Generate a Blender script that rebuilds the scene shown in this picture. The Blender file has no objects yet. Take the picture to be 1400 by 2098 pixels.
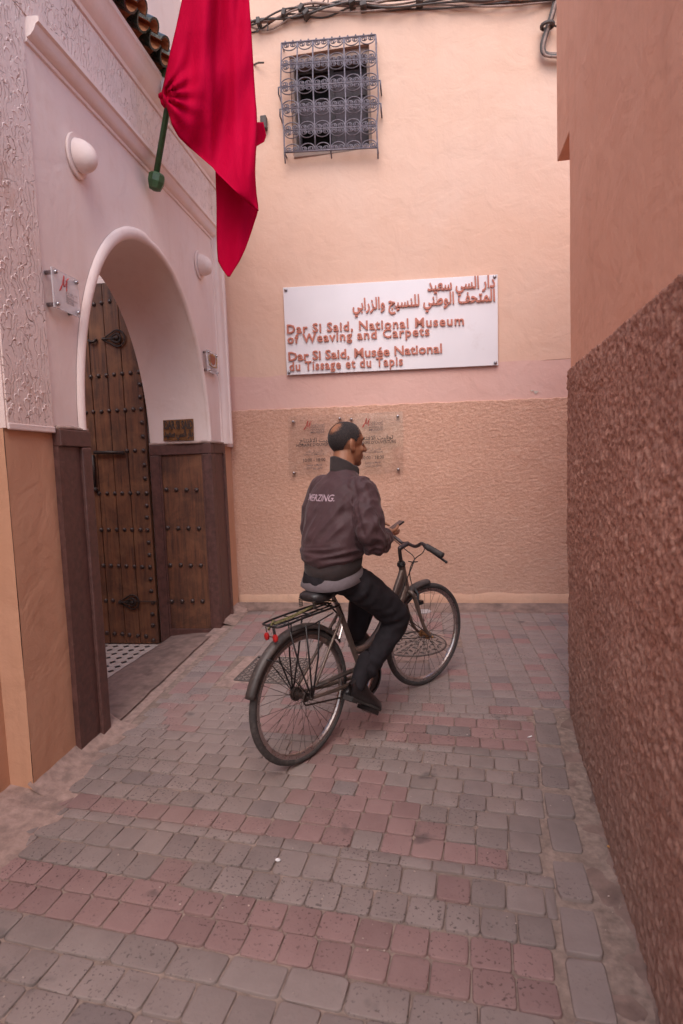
import bpy, bmesh, math, random
import numpy as np
from mathutils import Vector, Matrix, noise as mnoise
from mathutils.bvhtree import BVHTree
random.seed(7)
scene = bpy.context.scene
COL = scene.collection

# ------------------------------------------------------------------ camera
F_PX, CX, CY = 1167.0, 700.0, 1049.0          # focal length and centre in photo pixels (1400 wide)
CAM_H, SLOPE = 1.65, 0.04                     # eye height; the lane climbs 4 % away from the camera
d_y = np.array([162., -102., F_PX]); d_y /= np.linalg.norm(d_y)
d_dn = np.array([525., 14185., F_PX]); d_dn -= d_dn.dot(d_y) * d_y; d_dn /= np.linalg.norm(d_dn)
RW = np.array([np.cross(d_dn, d_y), d_y, -d_dn])   # camera (right, down, forward) -> world
cam_d = bpy.data.cameras.new('camera'); cam = bpy.data.objects.new('camera', cam_d); COL.objects.link(cam)
r_, dn_, f_ = RW[:, 0], RW[:, 1], RW[:, 2]
cam.matrix_world = Matrix(((r_[0], -dn_[0], -f_[0], 0), (r_[1], -dn_[1], -f_[1], 0), (r_[2], -dn_[2], -f_[2], CAM_H), (0, 0, 0, 1)))
cam_d.sensor_fit = 'HORIZONTAL'; cam_d.sensor_width = 24.0; cam_d.lens = 24.0 * F_PX / 1400.0
cam_d.clip_start = 0.05; cam_d.clip_end = 500
cam_d.dof.use_dof = True; cam_d.dof.focus_distance = 3.5; cam_d.dof.aperture_fstop = 2.8
scene.camera = cam

# ------------------------------------------------------------------ sky, sun, exposure
SUN_ELEV, SUN_AZ = math.radians(52), math.radians(178)   # azimuth clockwise from +Y
world = bpy.data.worlds.new('World'); scene.world = world; world.use_nodes = True
wn = world.node_tree.nodes; wl = world.node_tree.links
bg = wn['Background']; sky = wn.new('ShaderNodeTexSky'); sky.sky_type = 'NISHITA'; sky.sun_disc = False
sky.sun_elevation = SUN_ELEV; sky.sun_rotation = SUN_AZ
sky.air_density = 1.0; sky.dust_density = 2.0; sky.ozone_density = 1.0
wl.new(sky.outputs[0], bg.inputs[0])
bg.inputs[1].default_value = 0.15
sun_d = bpy.data.lights.new('sun', 'SUN'); sun_d.energy = 1.0; sun_d.angle = math.radians(50); sun_d.color = (1.0, 0.885, 0.83)
sun = bpy.data.objects.new('sun', sun_d); COL.objects.link(sun)
sd = Vector((math.sin(SUN_AZ) * math.cos(SUN_ELEV), math.cos(SUN_AZ) * math.cos(SUN_ELEV), math.sin(SUN_ELEV)))
sun.rotation_euler = sd.to_track_quat('Z', 'Y').to_euler()
sun.location = (0, -3, 12)
vs = scene.view_settings; vs.view_transform = 'Standard'; vs.look = 'None'; vs.gamma = 1.0
vs.exposure = 0.92
scene.cycles.max_bounces = 10; scene.cycles.diffuse_bounces = 6; scene.cycles.transparent_max_bounces = 12
scene.cycles.caustics_reflective = False; scene.cycles.caustics_refractive = False
scene.cycles.sample_clamp_indirect = 6.0

# ------------------------------------------------------------------ pixel -> world (used only to measure the place)
CAMP = np.array([0, 0, CAM_H])
def ray(px, py): return RW @ np.array([(px - CX) / F_PX, (py - CY) / F_PX, 1.0])
def hit(px, py, n, d):
    r = ray(px, py); n = np.asarray(n, float); return Vector(CAMP + (d - n @ CAMP) / (n @ r) * r)
def G(px, py): return hit(px, py, (0, -SLOPE, 1), 0)
def onX(px, py, X): return hit(px, py, (1, 0, 0), X)
def onY(px, py, Y): return hit(px, py, (0, 1, 0), Y)
def onZ(px, py, Z): return hit(px, py, (0, 0, 1), Z)
NB = (0.0223, 1.0, 0.0)
def onB(px, py, off=0.0): return hit(px, py, NB, 5.603 - off)     # back wall plane (off = metres in front of it)
def gz(y): return SLOPE * y

# ------------------------------------------------------------------ helpers
def link(name, me, mat=None, parent=None, smooth=False):
    o = bpy.data.objects.new(name, me); COL.objects.link(o)
    if mat is not None and len(me.materials) == 0: me.materials.append(mat)
    if smooth:
        me.polygons.foreach_set('use_smooth', [True] * len(me.polygons))
    if parent is not None: adopt(o, parent)
    return o
def wmat(o):
    m = o.matrix_basis.copy()
    if o.parent: m = wmat(o.parent) @ o.matrix_parent_inverse @ m
    return m
def adopt(o, parent):
    o.parent = parent; o.matrix_parent_inverse = wmat(parent).inverted()
def thing(name, label, cat, loc=(0, 0, 0), group=None, kind=None):
    o = bpy.data.objects.new(name, None); COL.objects.link(o); o.location = loc; o.empty_display_size = 0.1
    return tag(o, label, cat, group, kind)
def tag(o, label=None, cat=None, group=None, kind=None):
    if label: o['label'] = label
    if cat: o['category'] = cat
    if group: o['group'] = group
    if kind: o['kind'] = kind
    return o

class MB:
    def __init__(s): s.v = []; s.f = []; s.m = []; s.mi = 0
    def add(s, vs_, fs):
        b = len(s.v); s.v += [tuple(p) for p in vs_]
        for f in fs: s.f.append([b + i for i in f]); s.m.append(s.mi)
        return s
    def box(s, x0, x1, y0, y1, z0, z1, M=None):
        p = [(x, y, z) for z in (z0, z1) for y in (y0, y1) for x in (x0, x1)]
        if M is not None: p = [M @ Vector(q) for q in p]
        return s.add(p, [(0, 2, 3, 1), (4, 5, 7, 6), (0, 1, 5, 4), (2, 6, 7, 3), (0, 4, 6, 2), (1, 3, 7, 5)])
    def quad(s, a, b, c, d): return s.add([a, b, c, d], [(0, 1, 2, 3)])
    def grid(s, rows, closed_u=False):
        n = len(rows[0]); fs = []
        for i in range(len(rows) - 1):
            for j in range(n if closed_u else n - 1):
                k = (j + 1) % n; fs.append((i * n + j, i * n + k, (i + 1) * n + k, (i + 1) * n + j))
        return s.add([p for r in rows for p in r], fs)
    def tube(s, path, r, seg=8, cap=True, closed=False, flat=1.0, up=None):
        P = [Vector(p) for p in path]; n = len(P); rad = r if hasattr(r, '__len__') else [r] * n
        rows = []; prev = None
        for i in range(n):
            if closed: t = P[(i + 1) % n] - P[i - 1]
            else: t = P[min(i + 1, n - 1)] - P[max(i - 1, 0)]
            if t.length < 1e-9: t = Vector((0, 0, 1))
            t.normalize()
            if prev is None:
                a = Vector(up) if up is not None else (Vector((0, 0, 1)) if abs(t.z) < 0.9 else Vector((1, 0, 0)))
            else: a = prev
            a = (a - t * a.dot(t)).normalized(); b = t.cross(a); prev = a
            rows.append([P[i] + (a * math.cos(2 * math.pi * k / seg) * flat + b * math.sin(2 * math.pi * k / seg)) * rad[i] for k in range(seg)])
        if closed: rows.append(rows[0])
        b0 = len(s.v); s.grid(rows, True)
        if cap and not closed:
            s.f.append([b0 + k for k in range(seg)][::-1]); s.m.append(s.mi)
            e = b0 + (n - 1) * seg; s.f.append([e + k for k in range(seg)]); s.m.append(s.mi)
        return s
    def lathe(s, prof, M, seg=16):          # prof: (radius, height) along local z
        rows = [[M @ Vector((r * math.cos(2 * math.pi * k / seg), r * math.sin(2 * math.pi * k / seg), h)) for k in range(seg)] for r, h in prof]
        b0 = len(s.v); s.grid(rows, True)
        s.f.append([b0 + k for k in range(seg)][::-1]); s.m.append(s.mi)
        e = b0 + (len(prof) - 1) * seg; s.f.append([e + k for k in range(seg)]); s.m.append(s.mi)
        return s
    def ball(s, c, r, seg=12, M=None):
        rx, ry, rz = r if hasattr(r, '__len__') else (r, r, r)
        rows = []
        n = max(4, seg // 2)
        for i in range(1, n):
            t = math.pi * i / n
            rows.append([Vector((rx * math.sin(t) * math.cos(2 * math.pi * k / seg), ry * math.sin(t) * math.sin(2 * math.pi * k / seg), -rz * math.cos(t))) for k in range(seg)])
        pts = [[(M @ p if M is not None else p) + Vector(c) for p in r_] for r_ in rows]
        b0 = len(s.v); s.grid(pts, True)
        for sg, base in ((-1, b0), (1, b0 + (n - 2) * seg)):
            p = Vector((0, 0, sg * rz)); p = (M @ p if M is not None else p) + Vector(c)
            s.v.append(tuple(p)); t = len(s.v) - 1
            for k in range(seg):
                a, b = base + k, base + (k + 1) % seg
                s.f.append([t, b, a] if sg < 0 else [t, a, b]); s.m.append(s.mi)
        return s
    def poly_prism(s, pts, off):             # planar polygon + offset vector
        n = len(pts); P = [Vector(p) for p in pts]; o = Vector(off)
        return s.add(P + [p + o for p in P], [list(range(n))[::-1], [n + i for i in range(n)]] + [(i, (i + 1) % n, n + (i + 1) % n, n + i) for i in range(n)])
    def mesh(s, name='m'):
        me = bpy.data.meshes.new(name); me.from_pydata(s.v, [], s.f); me.validate()
        if len(me.polygons) == len(s.m): me.polygons.foreach_set('material_index', s.m)
        return me
    def build(s, name, mat, parent=None, smooth=False, bevel=0, fix=True):
        me = s.mesh(name)
        if fix:
            bm = bmesh.new(); bm.from_mesh(me); bmesh.ops.recalc_face_normals(bm, faces=bm.faces); bm.to_mesh(me); bm.free()
        for m in (mat if isinstance(mat, (list, tuple)) else [mat]): me.materials.append(m)
        o = link(name, me, None, parent, smooth)
        if bevel:
            b = o.modifiers.new('bevel', 'BEVEL'); b.width = bevel; b.segments = 2; b.limit_method = 'ANGLE'; b.angle_limit = 0.6
        return o

def smooth_by_angle(o, deg=40):
    me = o.data
    bm = bmesh.new(); bm.from_mesh(me)
    for f in bm.faces: f.smooth = True
    for e in bm.edges: e.smooth = not (len(e.link_faces) == 2 and e.calc_face_angle(0) > math.radians(deg))
    bm.to_mesh(me); bm.free(); return o
def spline(pts, n=8, closed=False):
    P = [Vector(p) for p in pts]; out = []; m = len(P)
    for i in range(m if closed else m - 1):
        if closed: a, b, c, d = P[i - 1], P[i], P[(i + 1) % m], P[(i + 2) % m]
        else: a, b, c, d = P[max(i - 1, 0)], P[i], P[i + 1], P[min(i + 2, m - 1)]
        for k in range(n):
            t = k / n
            out.append(0.5 * ((2 * b) + (c - a) * t + (2 * a - 5 * b + 4 * c - d) * t * t + (3 * b - a - 3 * c + d) * t ** 3))
    if not closed: out.append(P[-1])
    return out

# ------------------------------------------------------------------ materials
def nodes(name):
    m = bpy.data.materials.new(name); m.use_nodes = True
    nt = m.node_tree; return m, nt.nodes, nt.links, nt.nodes['Principled BSDF']
def N(ns, typ, **kw):
    n = ns.new(typ)
    for k, v in kw.items():
        if k in n.inputs.keys() if isinstance(k, str) else False: n.inputs[k].default_value = v
        else: setattr(n, k, v)
    return n
def mixc(ns, ls, fac, a, b, blend='MIX'):
    n = ns.new('ShaderNodeMix'); n.data_type = 'RGBA'; n.blend_type = blend
    for sock, val in ((n.inputs[0], fac), (n.inputs[6], a), (n.inputs[7], b)):
        if hasattr(val, 'is_linked') or isinstance(val, bpy.types.NodeSocket): ls.new(val, sock)
        elif isinstance(val, (int, float)): sock.default_value = val
        else: sock.default_value = (*val[:3], 1)
    return n.outputs[2]
def ramp(ns, ls, src, p0, p1, c0=(0, 0, 0), c1=(1, 1, 1)):
    r = ns.new('ShaderNodeValToRGB'); ls.new(src, r.inputs[0]); e = r.color_ramp.elements
    e[0].position = p0; e[1].position = p1; e[0].color = (*c0, 1); e[1].color = (*c1, 1); return r.outputs[0]
def pos(ns, ls, scale=(1, 1, 1), rot=(0, 0, 0)):
    g = ns.new('ShaderNodeNewGeometry'); mp = ns.new('ShaderNodeMapping'); mp.inputs['Scale'].default_value = scale; mp.inputs['Rotation'].default_value = rot
    ls.new(g.outputs['Position'], mp.inputs[0]); return mp.outputs[0]
def noi(ns, ls, vec, scale, detail=4, rough=0.55, dist=0.0):
    n = ns.new('ShaderNodeTexNoise'); n.inputs['Scale'].default_value = scale; n.inputs['Detail'].default_value = detail
    n.inputs['Roughness'].default_value = rough; n.inputs['Distortion'].default_value = dist; ls.new(vec, n.inputs['Vector']); return n.outputs['Fac']
def bump(ns, ls, h, dist, strength=1.0, prev=None):
    b = ns.new('ShaderNodeBump'); b.inputs['Distance'].default_value = dist; b.inputs['Strength'].default_value = strength
    ls.new(h, b.inputs['Height'])
    if prev is not None: ls.new(prev, b.inputs['Normal'])
    return b.outputs[0]
def math_(ns, ls, op, a, b=0.0):
    n = ns.new('ShaderNodeMath'); n.operation = op
    for i, v in ((0, a), (1, b)):
        if isinstance(v, bpy.types.NodeSocket): ls.new(v, n.inputs[i])
        else: n.inputs[i].default_value = v
    return n.outputs[0]

def simple(name, col, rough=0.6, metal=0.0, var=0.25, scale=40, bmp=0.0, spec=0.5, dirt=None):
    m, ns, ls, p = nodes(name); v = pos(ns, ls)
    n1 = noi(ns, ls, v, scale, 5); f = ramp(ns, ls, n1, 0.3, 0.7)
    dark = tuple(c * (1 - var) for c in col); lite = tuple(min(1, c * (1 + var)) for c in col)
    c = mixc(ns, ls, f, dark, lite)
    if dirt is not None:
        n2 = noi(ns, ls, v, dirt[1], 6, 0.65); c = mixc(ns, ls, ramp(ns, ls, n2, dirt[2], dirt[2] + 0.2), c, dirt[0])
    ls.new(c, p.inputs['Base Color']); p.inputs['Metallic'].default_value = metal
    rr = ns.new('ShaderNodeMapRange'); ls.new(n1, rr.inputs[0]); rr.inputs[3].default_value = max(0.05, rough - 0.12); rr.inputs[4].default_value = min(1, rough + 0.12)
    ls.new(rr.outputs[0], p.inputs['Roughness']); p.inputs['Specular IOR Level'].default_value = spec
    if bmp: ls.new(bump(ns, ls, n1, bmp), p.inputs['Normal'])
    return m
def plaster(name, col, col2, stain=(0.3, 0.2, 0.15), stain_amt=0.25, trowel=0.0035, fine=0.0008):
    m, ns, ls, p = nodes(name); v = pos(ns, ls)
    big = noi(ns, ls, v, 0.9, 5, 0.6, 0.4); c = mixc(ns, ls, ramp(ns, ls, big, 0.35, 0.7), col, col2)
    mid = noi(ns, ls, v, 5.5, 6, 0.65, 0.3); c = mixc(ns, ls, math_(ns, ls, 'MULTIPLY', ramp(ns, ls, mid, 0.55, 0.78), stain_amt), c, stain)
    run = noi(ns, ls, pos(ns, ls, (7, 7, 0.7)), 1.4, 5, 0.6); c = mixc(ns, ls, math_(ns, ls, 'MULTIPLY', ramp(ns, ls, run, 0.52, 0.8), stain_amt * 0.8), c, stain)
    spot = noi(ns, ls, v, 60, 3, 0.6); c = mixc(ns, ls, math_(ns, ls, 'MULTIPLY', ramp(ns, ls, spot, 0.68, 0.76), 0.25), c, tuple(x * 0.6 for x in col))
    ls.new(c, p.inputs['Base Color']); p.inputs['Roughness'].default_value = 0.82; p.inputs['Specular IOR Level'].default_value = 0.25
    h1 = noi(ns, ls, v, 4.0, 4, 0.5, 0.6); h2 = noi(ns, ls, v, 90, 4, 0.6); h3 = noi(ns, ls, v, 17, 3, 0.5, 0.8)
    b = bump(ns, ls, h1, trowel * 4, 1.0); b = bump(ns, ls, h3, trowel, 0.8, b); b = bump(ns, ls, h2, fine, 1.0, b)
    ls.new(b, p.inputs['Normal']); return m
def roughcast(name, col, dark, lite, scale=60, dist=0.006, pit=0.5, low=None, st=(1, 1, 1)):
    m, ns, ls, p = nodes(name); v = pos(ns, ls, st)
    n1 = noi(ns, ls, v, scale, 6, 0.62, 0.4); n2 = noi(ns, ls, v, scale * 0.35, 5, 0.6); n3 = noi(ns, ls, v, 1.3, 4, 0.6)
    c = mixc(ns, ls, ramp(ns, ls, n1, 0.35, 0.65), dark, col); c = mixc(ns, ls, math_(ns, ls, 'MULTIPLY', ramp(ns, ls, n2, 0.5, 0.75), 0.6), c, lite)
    c = mixc(ns, ls, math_(ns, ls, 'MULTIPLY', ramp(ns, ls, n3, 0.45, 0.7), 0.3), c, dark)
    if low is not None:   # splash dirt close to the ground, ragged
        g = ns.new('ShaderNodeNewGeometry'); sx = ns.new('ShaderNodeSeparateXYZ'); ls.new(g.outputs['Position'], sx.inputs[0])
        zz = math_(ns, ls, 'ADD', sx.outputs[2], math_(ns, ls, 'MULTIPLY', n3, 0.9))
        c = mixc(ns, ls, ramp(ns, ls, math_(ns, ls, 'MULTIPLY', zz, 0.5), 0.25, 0.85, (0.8, 0.8, 0.8), (0, 0, 0)), c, low)
    ls.new(c, p.inputs['Base Color']); p.inputs['Roughness'].default_value = 0.92; p.inputs['Specular IOR Level'].default_value = 0.15
    b = bump(ns, ls, n2, dist * 1.5, 1.0); b = bump(ns, ls, n1, dist, 1.0, b); ls.new(b, p.inputs['Normal']); return m
def wood(name, col, dark, lite, grain=(38, 38, 2.2), rough=0.6, wear=0.5, low=True):
    m, ns, ls, p = nodes(name); v = pos(ns, ls, grain); v0 = pos(ns, ls)
    n1 = noi(ns, ls, v, 1.0, 6, 0.65, 0.6); n2 = noi(ns, ls, v0, 5, 5, 0.6, 0.5); n3 = noi(ns, ls, pos(ns, ls, (160, 160, 7)), 1.0, 3)
    c = mixc(ns, ls, ramp(ns, ls, n1, 0.3, 0.7), dark, col); c = mixc(ns, ls, math_(ns, ls, 'MULTIPLY', ramp(ns, ls, n2, 0.45, 0.72), wear), c, lite)
    n4 = noi(ns, ls, v0, 2.7, 6, 0.7, 0.8); c = mixc(ns, ls, math_(ns, ls, 'MULTIPLY', ramp(ns, ls, n4, 0.5, 0.7), 0.75), c, dark)
    ls.new(c, p.inputs['Base Color']); p.inputs['Roughness'].default_value = rough; p.inputs['Specular IOR Level'].default_value = 0.35
    b = bump(ns, ls, n1, 0.003, 0.8); b = bump(ns, ls, n3, 0.0008, 1.0, b); ls.new(b, p.inputs['Normal']); return m
def stone(name, col, col2, pits=True):
    m, ns, ls, p = nodes(name); v = pos(ns, ls); oi = ns.new('ShaderNodeObjectInfo')
    n1 = noi(ns, ls, v, 9, 6, 0.65); n2 = noi(ns, ls, v, 85, 2, 0.5); n3 = noi(ns, ls, v, 1.1, 4)
    c = mixc(ns, ls, ramp(ns, ls, n1, 0.3, 0.75), col, col2)
    hv = ns.new('ShaderNodeHueSaturation'); rv = ns.new('ShaderNodeMapRange'); ls.new(oi.outputs['Random'], rv.inputs[0]); rv.inputs[3].default_value = 0.88; rv.inputs[4].default_value = 1.12
    ls.new(rv.outputs[0], hv.inputs['Value']); ls.new(c, hv.inputs['Color']); c = hv.outputs[0]
    c = mixc(ns, ls, math_(ns, ls, 'MULTIPLY', ramp(ns, ls, n3, 0.5, 0.72), 0.45), c, (0.29, 0.21, 0.18))     # blown sand
    c = mixc(ns, ls, math_(ns, ls, 'MULTIPLY', math_(ns, ls, 'MULTIPLY', ramp(ns, ls, n2, 0.61, 0.67), ramp(ns, ls, noi(ns, ls, v, 3.3, 2), 0.42, 0.6)), 0.8), c, tuple(x * 0.35 for x in col))
    big = noi(ns, ls, v, 4.3, 3, 0.5); c = mixc(ns, ls, math_(ns, ls, 'MULTIPLY', ramp(ns, ls, big, 0.68, 0.74), 0.5), c, (0.05, 0.045, 0.045))
    ls.new(c, p.inputs['Base Color']); p.inputs['Roughness'].default_value = 0.8; p.inputs['Specular IOR Level'].default_value = 0.3
    b = bump(ns, ls, n1, 0.004, 0.7); b = bump(ns, ls, n2, 0.0015, 0.8, b); ls.new(b, p.inputs['Normal']); return m
def acrylic(name, tint=(0.965, 0.96, 0.955), haze=0.012):
    m, ns, ls, p = nodes(name); t = ns.new('ShaderNodeBsdfTransparent'); t.inputs[0].default_value = (*tint, 1)
    g = ns.new('ShaderNodeBsdfGlossy'); g.inputs['Roughness'].default_value = 0.06
    fr0 = ns.new('ShaderNodeFresnel'); fr0.inputs[0].default_value = 1.49; gm = ns.new('ShaderNodeNewGeometry'); ff = math_(ns, ls, 'MULTIPLY', fr0.outputs[0], math_(ns, ls, 'SUBTRACT', 1.0, gm.outputs['Backfacing']))
    mx = ns.new('ShaderNodeMixShader'); ls.new(ff, mx.inputs[0]); ls.new(t.outputs[0], mx.inputs[1]); ls.new(g.outputs[0], mx.inputs[2])
    df = ns.new('ShaderNodeBsdfDiffuse'); df.inputs[0].default_value = (0.85, 0.83, 0.84, 1); m2 = ns.new('ShaderNodeMixShader'); m2.inputs[0].default_value = haze
    ls.new(mx.outputs[0], m2.inputs[1]); ls.new(df.outputs[0], m2.inputs[2]); ls.new(m2.outputs[0], ns['Material Output'].inputs[0]); return m
# ------------------------------------------------------------------ materials of the place
M_BACK = plaster('peach_plaster', (0.72, 0.495, 0.39), (0.70, 0.45, 0.335), (0.60, 0.385, 0.30), 0.3, 0.003)
M_BAND = plaster('pink_plaster', (0.70, 0.455, 0.40), (0.69, 0.43, 0.37), (0.6, 0.38, 0.32), 0.25, 0.003)
M_BDADO = roughcast('ochre_roughcast', (0.68, 0.415, 0.31), (0.52, 0.295, 0.21), (0.74, 0.50, 0.40), 64, 0.0045, low=(0.52, 0.35, 0.28), st=(1, 1, 1.7))
M_RUP = plaster('salmon_plaster', (0.84, 0.455, 0.305), (0.80, 0.40, 0.255), (0.62, 0.30, 0.19), 0.45, 0.003)
M_RDADO = roughcast('red_roughcast', (0.63, 0.325, 0.23), (0.29, 0.135, 0.095), (0.72, 0.45, 0.345), 62, 0.0045, low=(0.31, 0.215, 0.18))
M_PORT = plaster('pale_pink_plaster', (0.82, 0.675, 0.63), (0.81, 0.64, 0.58), (0.68, 0.48, 0.40), 0.35, 0.002, 0.0005)
M_OCHRE = plaster('ochre_plaster', (0.60, 0.335, 0.22), (0.55, 0.29, 0.175), (0.40, 0.21, 0.13), 0.4, 0.003)
M_WOOD = wood('old_brown_wood', (0.22, 0.092, 0.046), (0.065, 0.033, 0.026), (0.31, 0.15, 0.075))
M_PAINT = simple('dark_brown_paint', (0.10, 0.044, 0.037), 0.5, var=0.3, scale=25, bmp=0.002, dirt=((0.2, 0.11, 0.085), 30, 0.62))
M_IRON = simple('dark_iron', (0.06, 0.045, 0.04), 0.5, 0.6, 0.4, 60, 0.001)
M_STUD = simple('worn_iron_stud', (0.09, 0.066, 0.06), 0.4, 0.7, 0.4, 90)
M_CONC = simple('worn_concrete', (0.24, 0.165, 0.14), 0.88, var=0.25, scale=14, bmp=0.006, spec=0.2, dirt=((0.12, 0.085, 0.075), 5, 0.52))
M_MORT = simple('pink_mortar', (0.35, 0.245, 0.21), 0.9, var=0.25, scale=22, bmp=0.008, spec=0.2, dirt=((0.22, 0.16, 0.14), 7, 0.5))
M_SAND = simple('sandy_joint', (0.285, 0.212, 0.178), 0.95, var=0.3, scale=30, bmp=0.005, spec=0.1, dirt=((0.2, 0.15, 0.125), 3, 0.5))
M_GREY = stone('grey_paver', (0.235, 0.184, 0.17), (0.285, 0.226, 0.208))
M_RED = stone('red_paver', (0.255, 0.156, 0.146), (0.30, 0.192, 0.18))
M_DARK = stone('dark_paver', (0.195, 0.155, 0.148), (0.24, 0.192, 0.182))
M_DOT = simple('black_tile', (0.02, 0.018, 0.018), 0.35, var=0.3)
M_TILE = simple('cream_tile', (0.55, 0.45, 0.40), 0.4, var=0.1, scale=8, dirt=((0.3, 0.22, 0.18), 6, 0.6))
M_GLAZE = simple('green_black_glaze', (0.022, 0.028, 0.022), 0.22, var=0.5, scale=30, bmp=0.002)
M_TERRA = simple('terracotta', (0.42, 0.17, 0.08), 0.8, var=0.3)
M_DARKIN = simple('dim_interior_plaster', (0.3, 0.23, 0.2), 0.9, var=0.2)

def carved(name):
    m, ns, ls, p = nodes(name); g = ns.new('ShaderNodeNewGeometry')
    sx = ns.new('ShaderNodeSeparateXYZ'); ls.new(g.outputs['Position'], sx.inputs[0])
    v = pos(ns, ls); warp = ns.new('ShaderNodeTexNoise'); warp.inputs['Scale'].default_value = 7; warp.inputs['Detail'].default_value = 3; ls.new(v, warp.inputs['Vector'])
    va = ns.new('ShaderNodeVectorMath'); va.operation = 'MULTIPLY_ADD'; ls.new(warp.outputs['Color'], va.inputs[0]); va.inputs[1].default_value = (0.16, 0.16, 0.16); ls.new(v, va.inputs[2])
    def vor(sc):
        mp = ns.new('ShaderNodeMapping'); mp.inputs['Scale'].default_value = sc; ls.new(va.outputs[0], mp.inputs[0])
        vo = ns.new('ShaderNodeTexVoronoi'); vo.feature = 'DISTANCE_TO_EDGE'; vo.inputs['Scale'].default_value = 1.0; vo.inputs['Randomness'].default_value = 1.0
        ls.new(mp.outputs[0], vo.inputs['Vector']); return vo.outputs['Distance']
    wv = ns.new('ShaderNodeTexWave'); wv.wave_type = 'BANDS'; wv.bands_direction = 'Y'; wv.wave_profile = 'SIN'; wv.inputs['Scale'].default_value = 11.0; wv.inputs['Distortion'].default_value = 5.0; wv.inputs['Detail'].default_value = 2.0; wv.inputs['Detail Scale'].default_value = 1.4
    mpw = ns.new('ShaderNodeMapping'); mpw.inputs['Scale'].default_value = (1, 1, 0.45); ls.new(va.outputs[0], mpw.inputs[0]); ls.new(mpw.outputs[0], wv.inputs['Vector'])
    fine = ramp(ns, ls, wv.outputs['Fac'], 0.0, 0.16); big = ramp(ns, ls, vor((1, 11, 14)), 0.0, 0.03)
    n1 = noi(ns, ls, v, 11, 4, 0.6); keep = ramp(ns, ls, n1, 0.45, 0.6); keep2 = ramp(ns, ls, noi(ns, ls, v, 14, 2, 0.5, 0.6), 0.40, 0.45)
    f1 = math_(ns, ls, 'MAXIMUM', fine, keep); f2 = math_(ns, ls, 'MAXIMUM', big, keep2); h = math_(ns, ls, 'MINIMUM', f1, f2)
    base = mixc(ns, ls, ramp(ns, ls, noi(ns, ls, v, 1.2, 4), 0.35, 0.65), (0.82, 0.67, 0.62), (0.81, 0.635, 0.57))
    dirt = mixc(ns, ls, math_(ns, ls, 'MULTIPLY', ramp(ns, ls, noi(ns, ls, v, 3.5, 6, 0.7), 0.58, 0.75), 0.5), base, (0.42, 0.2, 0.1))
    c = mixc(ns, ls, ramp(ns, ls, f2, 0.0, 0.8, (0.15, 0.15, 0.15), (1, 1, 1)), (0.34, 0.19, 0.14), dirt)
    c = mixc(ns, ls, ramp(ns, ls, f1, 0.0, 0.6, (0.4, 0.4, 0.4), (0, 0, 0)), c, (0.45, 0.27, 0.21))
    ls.new(c, p.inputs['Base Color']); p.inputs['Roughness'].default_value = 0.85; p.inputs['Specular IOR Level'].default_value = 0.2
    b = bump(ns, ls, h, 0.0055, 0.9); b = bump(ns, ls, noi(ns, ls, v, 80, 3), 0.001, 1.0, b); ls.new(b, p.inputs['Normal']); return m
M_CARVE = carved('carved_plaster')

# ------------------------------------------------------------------ ground
S1 = 40.0
g = MB()
for gx0, gx1, gy0, gy1 in ((-1.93, S1, -S1, S1), (-S1, -6.0, -S1, S1), (-6.0, -1.93, -S1, 2.5), (-6.0, -1.93, 5.5, S1)): g.quad((gx0, gy0, gz(gy0) - 0.006), (gx1, gy0, gz(gy0) - 0.006), (gx1, gy1, gz(gy1) - 0.006), (gx0, gy1, gz(gy1) - 0.006))
bmg = g.build('ground', M_SAND); g = bmg
tag(g, 'sandy ground under and between the paving stones', None, None, 'structure')

# ------------------------------------------------------------------ back wall
WALL_X0, WALL_X1 = -3.2, 9.0
def yb(x): return 5.603 - 0.0223 * x
bwall = thing('house_wall', 'tall peach plastered wall with rough ochre lower part behind the cyclist', 'wall', (0, yb(0), 0.2))
def wallbox(mb, x0, x1, z0, z1, front=0.0, back=0.35):
    P = [(x0, yb(x0) - front), (x1, yb(x1) - front), (x1, yb(x1) + back), (x0, yb(x0) + back)]
    mb.add([(x, y, z0) for x, y in P] + [(x, y, z1) for x, y in P], [(0, 1, 2, 3), (4, 7, 6, 5), (0, 4, 5, 1), (1, 5, 6, 2), (2, 6, 7, 3), (3, 7, 4, 0)])
WX0, WX1, WZ0, WZ1 = -1.135, -0.375, 4.63, 5.53
mb = MB()
wallbox(mb, WALL_X0, WX0, 2.55, 6.35); wallbox(mb, WX1, WALL_X1, 2.55, 6.35); wallbox(mb, WX0, WX1, 2.55, WZ0); wallbox(mb, WX0, WX1, WZ1, 6.35)
mb.build('upper_plaster', M_BACK, bwall)
# pink band with a soft hand painted upper edge (1.5 mm proud)
xs = np.linspace(WALL_X0, WALL_X1, 160)
def edge(x, z, a, s): return z + a * mnoise.noise(Vector((x * s, z, 3.1))) + a * 0.5 * mnoise.noise(Vector((x * s * 4, z, 7.7)))
mb = MB(); mb.grid([[(x, yb(x) - 0.0, 2.0) for x in xs], [(x, yb(x) - 0.003, edge(x, 2.555 - 0.006 * x, 0.02, 1.4)) for x in xs]]); mb.grid([[(x, yb(x) - 0.003, edge(x, 2.555 - 0.006 * x, 0.02, 1.4)) for x in xs], [(x, yb(x) + 0.02, edge(x, 2.555 - 0.006 * x, 0.02, 1.4)) for x in xs]])
mb.build('pink_band', M_BAND, bwall)
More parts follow.
